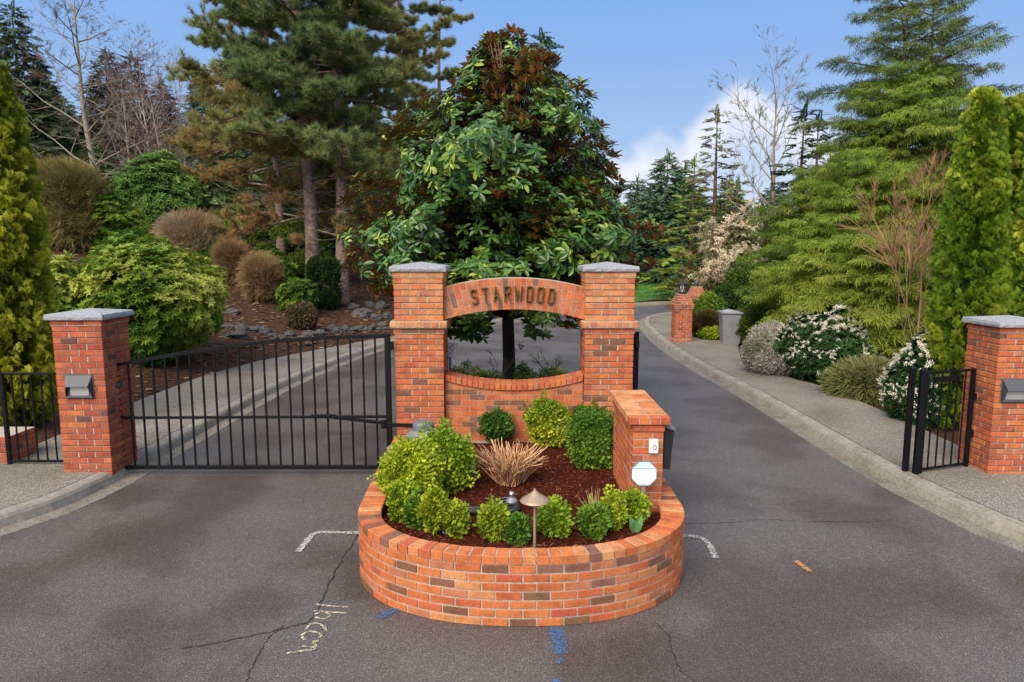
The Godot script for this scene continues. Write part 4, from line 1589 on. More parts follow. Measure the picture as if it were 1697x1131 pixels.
func wheelie_bin():
	var p = on_y(1209, 568, .13)
	var t = thing("wheeled_bin", "grey wheeled refuse bin standing beside the lantern pillar", "bin", Vector3(p.x, .13, p.z), -.12)
	var grey = M("grey bin plastic", lin(.20, .21, .24), .55)
	tri_map(grey, tex.soft, 1.0)
	var b := MB.new()
	var lo = [Vector2(-.23, -.26), Vector2(.23, -.26), Vector2(.23, .26), Vector2(-.23, .26)]
	for i in 4:
		var a = lo[i]
		var c = lo[(i + 1) % 4]
		b.quad_out(v3(a, .0), v3(c, .0), v3(c * 1.24, .86), v3(a * 1.24, .86), v3(a + c, 0))
	b.quad_out(v3(lo[0], 0), v3(lo[1], 0), v3(lo[2], 0), v3(lo[3], 0), Vector3.DOWN)
	var bin_body = part("body", b.mesh(), grey, t)
	b = MB.new()
	b.cbox(Vector3(-.31, .855, -.345), Vector3(.31, .91, .35), .015)
	part("rim", b.mesh(), grey, t)
	b = MB.new()
	for k in 6:
		var x0 = lerpf(-.30, .30, k / 6.0)
		var x1 = lerpf(-.30, .30, (k + 1) / 6.0)
		var y0 = .912 + .045 * cos(x0 * 8.0) * cos(x0 * 4)
		var y1 = .912 + .045 * cos(x1 * 8.0) * cos(x1 * 4)
		b.quad_out(Vector3(x0, y0, -.33), Vector3(x1, y1, -.33), Vector3(x1, y1, .34), Vector3(x0, y0, .34), Vector3.UP)
		b.quad_out(Vector3(x0, y0, .34), Vector3(x1, y1, .34), Vector3(x1, .9, .34), Vector3(x0, .9, .34), Vector3.BACK)
	part("lid", b.mesh(), M("pale bin lid", lin(.30, .31, .33), .5), t)
	for s in [-1.0, 1.0]:
		b = MB.new()
		b.cbox(Vector3(s * .225 - .05, .60, .253), Vector3(s * .225 + .05, .62, .275), .004)
		part("grip", b.mesh(), M("black rubber", lin(.015, .015, .016), .7), bin_body)
	b = MB.new()
	var ax = Transform3D(Basis(Vector3.RIGHT, Vector3.BACK, Vector3.DOWN), Vector3(.28, .125, .2))
	b.lathe([Vector2(.07, .03), Vector2(.105, .035), Vector2(.125, .02), Vector2(.125, -.02), Vector2(.105, -.035), Vector2(.07, -.03)], 22, ax)
	var wh = part("wheel", b.mesh(), M("black rubber", lin(.015, .015, .016), .7), t)
	b = MB.new()
	b.lathe([Vector2(.001, .025), Vector2(.03, .025), Vector2(.035, .012), Vector2(.08, .012), Vector2(.08, -.012), Vector2(.001, -.012)], 18, ax)
	part("hub", b.mesh(), M("dark hub", lin(.03, .035, .045), .5), wh)

# ---------------------------------------------------------------- magnolia
func magnolia():
	var base = Vector3(-.06, 0.0, -11.5)
	var t = thing("magnolia_tree", "broad evergreen magnolia with glossy leaves and rust undersides behind the arch", "tree", base)
	var bark = M("wet dark bark", lin(.022, .017, .014), .85)
	bump(tri_map(bark, tex.mottle, 2.0), tex.mid_h, 1.0)
	var b := MB.new()
	b.tube([Vector3(0, .2, 0), Vector3(.01, 1.0, 0), Vector3(-.03, 2.4, .03), Vector3(.02, 4.2, 0), Vector3(0, 5.7, 0)], [.135, .105, .09, .055, .012], 12)
	part("trunk", b.mesh(), bark, t)
	var prof = [[1.25, .9], [1.6, 1.75], [2.0, 2.2], [2.6, 2.42], [3.0, 2.4], [3.6, 2.25], [4.3, 1.82], [5.2, 1.12], [5.8, .62], [6.25, .2]]
	var rad = func(y):
		for i in prof.size() - 1:
			if y <= prof[i + 1][0]: return lerpf(prof[i][1], prof[i + 1][1], clampf((y - prof[i][0]) / (prof[i + 1][0] - prof[i][0]), 0, 1))
		return .1
	var top_mat = leafy("magnolia leaf", .3, .16)
	top_mat.metallic_specular = .42
	var back_mat = M("rust leaf underside", lin(.40, .15, .046), .7)
	var mk = func(under: bool) -> ArrayMesh:
		var st := MB.new()
		var pts = [[0.0, 0.0], [.25, .13], [.55, .2], [.82, .14], [1.0, 0.0]]
		var off = -.012 if under else 0.0
		for s in [-1.0, 1.0]:
			for i in 4:
				var a = pts[i]
				var c = pts[i + 1]
				var bend = func(u, w): return Vector3(u, -.16 * u * u + absf(w) * .35 + off, w)
				st.quad_out(bend.call(a[0], 0.0), bend.call(c[0], 0.0), bend.call(c[0], c[1] * s), bend.call(a[0], a[1] * s), Vector3.DOWN if under else Vector3.UP)
		return st.mesh()
	var leaf := ArrayMesh.new()
	for under in [false, true]:
		leaf.add_surface_from_arrays(Mesh.PRIMITIVE_TRIANGLES, mk.call(under).surface_get_arrays(0))
		leaf.surface_set_material(1 if under else 0, back_mat if under else top_mat)
	var xf = []
	var cs = []
	var limb := MB.new()
	var greens = [lin(.020, .066, .012), lin(.030, .094, .015), lin(.046, .125, .018), lin(.072, .165, .022), lin(.12, .215, .028), lin(.24, .33, .045)]
	var which = []
	var eye = Vector3(0, EYE, 0) - base
	var near = []
	var n = 0
	while n < 5600:
		var y = rf(1.25, 6.2)
		var r0 = rad.call(y)
		if rng.randf() > (r0 + .25) / 2.7: continue
		var a = rf(0, TAU)
		var out = Vector3(cos(a), 0, sin(a))
		var lump = fn.get_noise_3d(cos(a) * 95.0, y * 62.0, sin(a) * 95.0)
		var l = 1.0 + .55 * lump
		var deep = pow(rng.randf(), 2.2) * .55
		var r = r0 * l * (1.0 - deep)
		if deep < .3 and fn.get_noise_3d(cos(a) * r0 * 62.0, y * 78.0, sin(a) * r0 * 62.0 + 99.0) < -.05: continue
		n += 1
		var p = out * r + Vector3(0, y + lump * .25, 0)
		if p.z > 2.45 and p.y < 3.2: continue
		if p.y < (1.95 if absf(p.x) < .3 or p.z < -.3 else 1.5) and absf(p.x) < 1.5 or p.y < 2.0 and p.z < -.3: continue
		var erect = clampf(.34 + fn.get_noise_3d(p.x * 75, p.y * 75, p.z * 75 + 300) * 1.5 + smoothstep(4.2, 5.6, y) * .7 + smoothstep(.7, 2.0, p.x) * .5, 0, 1)
		var ax = (out * (1.0 - erect * .8) + Vector3.UP * (.35 + erect * .9) + dirv() * .25).normalized()
		if n % 5 == 0 and y > 2.2: limb.tube([Vector3(0, y * .75, 0), Vector3(p.x * .5, y * .86, p.z * .5), p], [.022, .014, .006], 4, false)
		var s = rf(.10, .16)
		var ex = ax.cross(Vector3(.2, .1, 1)).normalized()
		var ey = ax.cross(ex)
		var cnt = rng.randi_range(7, 10)
		var kind = [0, 0, 1, 1, 1, 2, 2, 3, 4, 5][rng.randi() % 10]
		for k in cnt:
			var g = k * 2.399 + rf(-.3, .3)
			var lift = lerpf(-.75, .75, erect) + .6 * k / cnt + rf(-.15, .15)
			var d = (ex * cos(g) + ey * sin(g) + ax * lift).normalized()
			var up = (ax - d * d.dot(ax)).normalized()
			var q = Transform3D(aim(d, up + dirv() * .12, s * rf(.8, 1.15)), p + ax * (.03 * k / cnt))
			xf.append(q)
			var shade = clampi(kind + rng.randi_range(-1, 1), 0, 5)
			cs.append(greens[shade])
			which.append(shade)
			near.append(q.origin.distance_to(eye) + rf(0, .5))
	part("branches", limb.mesh(), bark, t)
	# the leaves that show largest are single parts
	var order = range(xf.size())
	order.sort_custom(func(p, q): return near[p] < near[q])
	var rest_x = []
	var rest_c = []
	var tones = []
	for k in 6:
		var m = top_mat.duplicate()
		m.vertex_color_use_as_albedo = false
		m.resource_name = "magnolia leaf %d" % k
		m.albedo_color = greens[k].linear_to_srgb()
		var lm = leaf.duplicate()
		lm.surface_set_material(0, m)
		tones.append(lm)
	for i in order.size():
		var k = order[i]
		if i < 300:
			var o := MeshInstance3D.new()
			o.name = "leaf"
			o.mesh = tones[which[k]]
			o.transform = xf[k]
			t.add_child(o, true)
		else:
			rest_x.append(xf[k])
			rest_c.append(cs[k])
	var cr = copies("crown", leaf, null, rest_x, rest_c, t)
	stuff(cr)
	# lean red shoots near the top
	var sh := MB.new()
	for k in 9:
		var a = rf(0, TAU)
		sh.tube([Vector3(.0, 4.55, .55), Vector3(cos(a) * .12, 5.2, .55 + sin(a) * .1), Vector3(cos(a) * .3, 5.9, .45 + sin(a) * .25)], [.022, .014, .006], 5, false)
	part("shoots", sh.mesh(), M("red shoot bark", lin(.2, .05, .03), .6), t)

# ---------------------------------------------------------------- planting lists
const BOX := [Color(.07, .16, .016), Color(.13, .24, .018), Color(.22, .33, .022), Color(.42, .48, .03)]
const YEL := [Color(.11, .20, .016), Color(.23, .32, .02), Color(.40, .44, .03), Color(.52, .48, .05)]
const DARK := [Color(.035, .10, .018), Color(.065, .16, .02), Color(.11, .22, .025), Color(.18, .28, .03)]
func bed_shrub(label, x0, x1, y0, y1, pal, o := {}):
	var area = (x1 - x0) * (y1 - y0)
	o.y = .44
	o.group = "small clipped shrubs in the brick planter"
	var small = area < 4200.0
	if small: y0 += (y1 - y0) * .1
	o.merge({"lump": .34 if small else .26, "freq": 3.2 if small else 2.0, "stems": 6, "thick": .007, "shell": .75 if small else .45, "deep": .95, "slim": .64 if small else .95, "sprig": .24 if small else .1, "mid": 1.0 if small else .92, "vase": .55 if small else .15, "up": .35 if small else .12, "grow": .6 if small else .45})
	shrub_px("box_shrub", label, "shrub", x0, x1, y0, y1, cluster("box_leaf", 16, .5, .34), leafy("small leaves", .42, .5), int(130 + area * .085) if small else int(240 + area * .17), .072 if small else .068, pal, o)
func planter_plants():
	bed_shrub("large bright green rounded shrub at the left rim of the planter", 632, 735, 746, 842, BOX)
	bed_shrub("full green shrub between the gate opener and the dry stems", 692, 782, 726, 822, BOX)
	bed_shrub("dense dark green ball shrub against the brick pier", 940, 1024, 694, 780, DARK, {"up": .1})
	bed_shrub("low olive green shrub at the left rim below the large bright one", 640, 690, 802, 868, BOX)
	bed_shrub("small bluish green shrub second along the planter's curved front rim", 674, 708, 826, 882, DARK)
	bed_shrub("small golden shrub with a bare forked stem at the planter rim", 700, 742, 824, 892, YEL, {"lift": .05})
	bed_shrub("small golden green shrub beside the white scrap at the rim", 737, 778, 840, 893, YEL)
	bed_shrub("small lime shrub just before the coiled black tubing", 790, 845, 843, 901, YEL)
	bed_shrub("small dark green shrub next to the path light stem", 836, 878, 864, 906, DARK)
	bed_shrub("small lime shrub on the pier side of the path light", 888, 950, 838, 898, BOX)
	bed_shrub("small green shrub between the path light and the tulip leaves", 956, 1010, 844, 896, DARK)
	bed_shrub("upright small green shrub before the brick pier", 992, 1036, 820, 882, BOX)
	bed_shrub("small green shrub at the foot of the octagonal sign", 1030, 1076, 818, 872, BOX)
	bed_shrub("wide green shrub at the middle of the low brick wall", 788, 858, 686, 738, DARK)
	bed_shrub("golden green shrub against the low brick wall", 874, 942, 670, 744, YEL)
	bed_shrub("flat topped golden green shrub behind the dense ball shrub", 940, 1022, 678, 732, BOX)
	# dry stems
	var p = on_y(846, 800, .44)
	var t = thing("dry_stem_clump", "clump of cut dry tan stems in the middle of the planter", "plant", p)
	var cols = [M("straw stem", lin(.62, .40, .21), .8), M("tan stem", lin(.50, .27, .125), .8), M("brown stem", lin(.30, .145, .075), .85)]
	for m in 3:
		var b := MB.new()
		for k in 75:
			var a = rf(0, TAU)
			var o = Vector3(cos(a), 0, sin(a)) * rf(0, .14)
			var e = Vector3(cos(a) * rf(.08, .40), rf(.2, .40), sin(a) * rf(.08, .36))
			b.tube([o, (o + e) * .5 + Vector3(rf(-.06, .06), rf(-.01, .06), rf(-.06, .06)), o * .4 + e], [.0068, .006, .0045], 4, true)
		stuff(part("stems", b.mesh(), cols[m], t))
	# dry tuft
	p = on_y(985, 848, .44)
	t = thing("dry_tuft", "thin tuft of dry pale twigs behind the small green shrubs", "plant", p)
	var b2 := MB.new()
	for k in 46:
		var a = rf(0, TAU)
		b2.tube([Vector3(cos(a), 0, sin(a)) * .04, Vector3(cos(a) * rf(.05, .17), rf(.06, .22), sin(a) * rf(.04, .12))], [.003, .0015], 3, false)
	stuff(part("stems", b2.mesh(), cols[0], t))
	# tulip
	p = on_y(1052, 884, .44)
	t = thing("tulip_plant", "broad pale green tulip leaves at the planter's curved rim", "plant", p)
	for e in [[-.5, .15, .16], [.5, .1, .17], [2.4, .05, .1]]:
		var b := MB.new()
		var d = Vector3(sin(e[0]) * .7, 1, .25)
		var prev = []
		for k in 7:
			var u = k / 6.0
			var w = .042 * sin(PI * pow(u * .94 + .06, .7)) + .002
			var c = Vector3(sin(e[0]) * u * u * .11, u * e[2], cos(e[0]) * .03 * u)
			var row = [c - Vector3(w, -.25 * w, -.6 * w), c, c + Vector3(w, .25 * w, .6 * w)]
			if prev:
				for j in 2: b.quad(prev[j], prev[j + 1], row[j + 1], row[j])
			prev = row
		var lm = M("tulip leaf", lin(.12, .27, .09), .45)
		lm.backlight_enabled = true
		lm.backlight = Color(.5, .6, .4)
		part("leaf", b.mesh(), lm, t)
	# coiled tubing, spot lamp, scrap, edging stone, brick
	p = on_y(835, 868, .44)
	p.z -= .3
	t = thing("coiled_tubing", "loose coil of flat black plastic tubing on the bark", "tubing", p)
	b2 = MB.new()
	for k in 5:
		var pts = []
		var rr = []
		for j in 25:
			var a = TAU * j / 24.0
			pts.append(Vector3(cos(a) * (.15 - k * .012) + rf(-.004, .004), .02 + k * .016 + .012 * sin(a * 2 + k), sin(a) * (.10 - k * .006)))
			rr.append(.011)
		b2.tube(pts, rr, 6, false)
	for k in 4:
		b2.tube([Vector3(-.1, .03 + k * .012, .08), Vector3(-.26, .03 + k * .014, .11), Vector3(-.40, .02 + k * .006, .10 - k * .02)], [.011, .011, .011], 6)
	part("coil", b2.mesh(), M("black tubing", lin(.02, .022, .028), .45), t)
	p = on_y(848, 866, .44)
	p.z -= .3
	t = thing("spot_lamp", "small silver spot lamp sitting on the coiled tubing", "lamp", Vector3(p.x, .52, p.z))
	b2 = MB.new()
	var pr = []
	for k in 9: pr.append(Vector2(maxf(.001, .032 * sin(PI * k / 8.0)), .065 + .032 * cos(PI * k / 8.0)))
	b2.lathe(pr, 18)
	part("globe", b2.mesh(), M("silver", lin(.5, .5, .52), .2, .9), t)
	b2 = MB.new()
	b2.lathe([Vector2(.001, .04), Vector2(.022, .038), Vector2(.05, .015), Vector2(.055, 0), Vector2(.001, 0)], 18)
	part("base", b2.mesh(), M("grey metal", lin(.25, .26, .28), .4, .4), t)
	p = on_y(737, 884, .45)
	t = thing("plastic_scrap", "crumpled white plastic scrap on the bark at the rim", "litter", p)
	b2 = MB.new()
	for k in 26:
		var c = Vector3(rf(-.1, .1), rf(0.0, .035), rf(-.05, .05))
		b2.tri(c, c + Vector3(rf(.01, .06), rf(0, .03), rf(-.04, .04)), c + Vector3(rf(-.03, .03), rf(0, .03), rf(.01, .05)))
	part("sheet", b2.mesh(), M("white film", lin(.5, .54, .55), .35), t)
	p = on_y(762, 792, .44)
	t = thing("edging_stone", "pale concrete edging block beside the dry stems", "stone", p)
	b2 = MB.new()
	b2.cbox(Vector3(-.2, -.05, -.3), Vector3(.16, .07, 0), .012)
	part("block", b2.mesh(), textured("kerb concrete", tex.concrete, .9, .85), t)
	p = on_y(674, 742, .5)
	t = thing("clay_block", "loose red clay block lying beside the gate opener", "brick", Vector3(p.x - .02, .42, p.z + .05), .2)
	b2 = MB.new()
	b2.cbox(Vector3(-.12, 0, -.14), Vector3(.12, .2, .14), .01)
	part("body", b2.mesh(), brick_mat("deep"), t)
	path_light("bronze path light standing upright at the planter's curved front rim", on_z(886, 905, -5.12) * Vector3(1, 0, 1) + Vector3(0, .44, 0), .52, .115)
	path_light("bronze path light half hidden behind the large bright green shrub", Vector3(-1.26, .44, -7.45), .26, .13)

func rear_island():
	# low planted island behind the arch, where the magnolia stands
	var b := MB.new()
	var pl = []
	for k in 40:
		var a = TAU * k / 40
		pl.append(Vector2(cos(a) * 1.35, -10.35 + sin(a) * 2.0))
	for k in 40:
		var p = pl[k]
		var q = pl[(k + 1) % 40]
		b.quad_out(v3(p, -.02), v3(q, -.02), v3(q, .14), v3(p, .14), v3(p - Vector2(0, -10.35), 0))
		b.quad_out(v3(p, .14), v3(q, .14), v3((q - Vector2(0, -10.35)) * .88 + Vector2(0, -10.35), .145), v3((p - Vector2(0, -10.35)) * .88 + Vector2(0, -10.35), .145), Vector3.UP)
	struct("island_kerb", b.mesh(), textured("kerb concrete", tex.concrete, .9, .85))
	b = MB.new()
	for k in 40:
		var p = (pl[k] - Vector2(0, -10.35)) * .89 + Vector2(0, -10.35)
		var q = (pl[(k + 1) % 40] - Vector2(0, -10.35)) * .89 + Vector2(0, -10.35)
		b.tri_out(v3(p, .12), v3(q, .12), Vector3(0, .32, -10.35), Vector3.UP)
	struct("island_bed", b.mesh(), textured("red bark bed", tex.red_mulch, 1.1, .9))
	var mat = leafy("small leaves", .42, .5)
	var box = cluster("box_leaf", 16, .5, .34)
	var o = {"group": "small shrubs round the magnolia trunk", "lump": .3, "freq": 1.6, "shell": .7}
	var i = 0
	for e in [[776, 598, YEL, .3, "small golden shrub behind the low wall at its left end"], [812, 612, DARK, .26, "small dark shrub left beside the magnolia trunk"], [908, 608, DARK, .24, "small dark leafy shrub behind the wall's right half"], [930, 612, YEL, .2, "small golden shrub behind the wall's right end"], [868, 604, DARK, .12, "narrow green seedling at the foot of the magnolia trunk"]]:
		var q = on_z(e[0], e[1], -9.6)
		var hh = q.y - .25
		shrub("island_shrub", e[4], "shrub", Vector3(q.x, .25, -9.6 - .1 * i), Vector3(e[3], hh * .5, e[3]), box, mat, 500, .06, e[2], o)
		i += 1
	for e in [[820, 590], [900, 588], [918, 600]]:
		var q = on_z(e[0], e[1], -9.45)
		bare_tree("rose_cane", ["thin rose canes with a few leaves left of the magnolia trunk", "tall thin rose canes with few leaves right of the trunk", "short thin rose canes at the right end behind the wall"][[820, 900, 918].find(e[0])], Vector3(q.x, .25, -9.45), q.y - .25, M("rose cane", lin(.07, .035, .025), .7), {"trunk": .008, "levels": 1, "kids": [8, 3], "limb": .4, "group": "rose canes in the rear island", "twig_pal": [lin(.06, .04, .03), lin(.05, .08, .02)]})
	# meter box on a post, spot light on trunk
	var q = on_z(743, 580, -9.2)
	var t = thing("control_box", "small white control box on a grey post behind the left pillar", "control box", Vector3(q.x + .02, 0, -9.2))
	b = MB.new()
	b.cbox(Vector3(-.10, q.y - .1, -.05), Vector3(.09, q.y + .09, .05), .006)
	part("case", b.mesh(), M("white plastic", lin(.62, .62, .60), .45), t)
	b = MB.new()
	for k in 4: b.cbox(Vector3(.03 - .03 * (k % 2), q.y + .06 - k * .035, .0502), Vector3(.05 - .03 * (k % 2), q.y + .075 - k * .035, .054), .001)
	part("lettering", b.mesh(), M("dark print", lin(.04, .04, .04), .6), t)
	b = MB.new()
	b.tube([Vector3(0, 0, 0), Vector3(.0, q.y - .09, 0)], [.02, .02], 8)
	part("post", b.mesh(), M("grey pipe", lin(.18, .19, .2), .5, .4), t)
	var s = thing("tree_spotlight", "pale cone spotlight fixed to the magnolia trunk", "spotlight", Vector3(.10, 1.24, -11.4))
	b = MB.new()
	b.lathe([Vector2(.001, 0), Vector2(.02, 0), Vector2(.055, -.10), Vector2(.05, -.10), Vector2(.001, -.03)], 16, Transform3D(Basis.from_euler(Vector3(0, 0, .9)), Vector3(.0, .02, .05)))
	part("hood", b.mesh(), M("pale metal", lin(.5, .5, .48), .4), s)

func rock(label, at: Vector3, r: float, flat: float, group):
	var t = thing("rock", label, "rock", at, rf(0, TAU), group)
	var st := SurfaceTool.new()
	st.begin(Mesh.PRIMITIVE_TRIANGLES)
	st.set_smooth_group(-1)
	var sm := SphereMesh.new()
	sm.radial_segments = 12
	sm.rings = 7
	var ar = sm.get_mesh_arrays()
	var off = rf(0, 999)
	var vs = ar[Mesh.ARRAY_VERTEX]
	for k in ar[Mesh.ARRAY_INDEX]:
		var p = vs[k] * 2.0
		var d = 1.0 + .55 * fn.get_noise_3d(p.x * 70 + off, p.y * 70, p.z * 70)
		p = (p * d).snapped(Vector3(.16, .2, .16) * .8).lerp(p * d, .55)
		st.add_vertex(Vector3(p.x * r * 1.25, p.y * r * flat, p.z * r) * .5)
	st.generate_normals()
	part("body", st.commit(), textured("field stone", tex.rock, 1.4, .9, tex.mid_h, 1.5), t)

func bank_planting():
	var rh = rosette("rhodo", 9, 1.0, .34, .3)
	var rhm = leafy("rhododendron leaf", .42, .45)
	var gl = [lin(.06, .14, .022), lin(.125, .24, .03), lin(.23, .34, .04), lin(.42, .46, .09)]
	var mid = [lin(.08, .18, .045), lin(.13, .26, .06), lin(.20, .34, .08)]
	var g = {"group": "shrubs on the mulch bank"}
	shrub_px("rhododendron", "large pale edged rhododendron overhanging the bank beside the drive gate", "shrub", 112, 384, 392, 612, rh, rhm, 4200, .15, gl, {"lump": .26, "freq": 1.1, "shell": .4, "stems": 9, "thick": .05, "group": "shrubs on the mulch bank", "deep": .8})
	shrub_px("rhododendron", "mid green rhododendron mound behind the brown clipped dome", "shrub", 168, 330, 262, 410, rosette("rhodo_long", 10, 1.0, .24, .1), rhm, 3000, .28, mid, {"lump": .3, "deep": .7, "group": "shrubs on the mulch bank"})
	shrub_px("azalea", "yellow green loose azalea between the brown dome and the large rhododendron", "shrub", 138, 236, 326, 425, rh, rhm, 900, .16, gl, {"lump": .35, "group": "shrubs on the mulch bank"})
	shrub_px("azalea", "loose pale azalea spilling beside the left arborvitae", "shrub", 66, 140, 435, 585, rh, rhm, 900, .12, gl, {"lump": .45, "group": "shrubs on the mulch bank"})
	shrub_px("azalea", "lime azalea in front of the long hedge", "shrub", 398, 482, 408, 478, rh, rhm, 900, .18, gl, {"lump": .35, "group": "shrubs on the mulch bank"})
	shrub_px("azalea", "lime azalea at the foot of the twin pine trunks", "shrub", 462, 527, 462, 524, rh, rhm, 800, .16, gl, {"lump": .3, "group": "shrubs on the mulch bank"})
	shrub_px("azalea", "lime azalea under the brown clipped ball by the hedge", "shrub", 330, 384, 405, 462, rh, rhm, 600, .17, gl, {"lump": .3, "group": "shrubs on the mulch bank"})
	shrub_px("azalea", "small lime azalea between the two little brown balls", "shrub", 440, 486, 430, 488, rh, rhm, 500, .16, gl, {"lump": .3, "group": "shrubs on the mulch bank"})
	var tw = twig_spray()
	var twm = leafy("bare twigs", .9, 0.0)
	var bro = [lin(.22, .15, .07), lin(.32, .21, .10), lin(.42, .27, .13), lin(.27, .25, .10)]
	var oo = {"group": "brown clipped deciduous shrubs", "lump": .1, "shell": .55, "stems": 16, "thick": .02, "lift": .25, "square": .8, "wild": .45}
	shrub_px("clipped_shrub", "large brown twiggy clipped dome beside the left arborvitae", "shrub", 58, 168, 288, 418, tw, twm, 4200, .5, [lin(.20, .18, .06), lin(.28, .24, .085), lin(.33, .27, .10)], oo)
	shrub_px("clipped_shrub", "grey brown twiggy clipped ball before the end of the hedge", "shrub", 276, 360, 372, 452, tw, twm, 3000, .42, [lin(.30, .25, .15), lin(.42, .35, .22), lin(.38, .23, .13)], oo)
	shrub_px("clipped_shrub", "small russet twiggy vase shrub on the open mulch", "shrub", 364, 408, 416, 474, tw, twm, 1300, .32, bro, oo)
	shrub_px("clipped_shrub", "small russet twiggy ball lowest on the mulch slope", "shrub", 408, 460, 440, 504, tw, twm, 1500, .32, bro, oo)
	shrub_px("low_shrub", "low grey green spreading shrub above the rock edging", "shrub", 476, 524, 504, 548, cluster("box_leaf", 16, .5, .34), leafy("small leaves", .42, .5), 900, .12, [lin(.06, .055, .025), lin(.10, .10, .05), lin(.16, .13, .07), lin(.13, .05, .03)], {"lump": .2, "group": "shrubs on the mulch bank"})
	# hedges
	var hb = [lin(.10, .17, .026), lin(.16, .25, .036), lin(.23, .33, .046)]
	shrub_px("hedge", "long clipped green hedge along the top of the bank", "hedge", 335, 560, 366, 452, cluster("hedge_leaf", 18, .5, .3), leafy("small leaves", .42, .5), 9000, .17, hb, {"square": .34, "lump": .05, "shell": .3, "deep": .3, "stems": 10})
	shrub_px("hedge", "dark upright clipped hedge end behind the pine trunks", "hedge", 515, 560, 425, 512, cluster("hedge_leaf", 18, .5, .3), leafy("small leaves", .42, .5), 2600, .16, [lin(.02, .045, .012), lin(.04, .075, .02)], {"square": .5, "lump": .1, "shell": .3})
	# rocks
	var i = 0
	for e in [[385, 520, .34], [378, 545, .3], [400, 548, .33], [392, 560, .42], [420, 548, .3], [438, 552, .32], [452, 560, .24], [466, 562, .2], [480, 556, .26], [488, 565, .18], [500, 562, .22], [512, 556, .26], [520, 565, .2], [530, 555, .3], [548, 548, .36], [560, 552, .34], [572, 548, .3], [584, 550, .28], [596, 546, .3], [607, 548, .24], [618, 545, .26], [628, 548, .2], [634, 540, .24], [640, 546, .18], [600, 522, .55], [622, 530, .34], [638, 526, .4], [585, 512, .4], [612, 508, .35], [630, 510, .4], [509, 572, .12], [520, 570, .1], [536, 566, .12], [497, 574, .1], [550, 564, .1]]:
		var p = on_ground(e[0], e[1])
		rock("grey stone in the loose rock edging along the mulch bank", p + Vector3(0, .03, 0), e[2] * 1.15, rf(.55, .85), "loose rocks edging the bank")
		i += 1
	rock("mossy boulder under the large pale edged rhododendron", on_ground(268, 578) + Vector3(0, .1, 0), .6, 1.0, "")

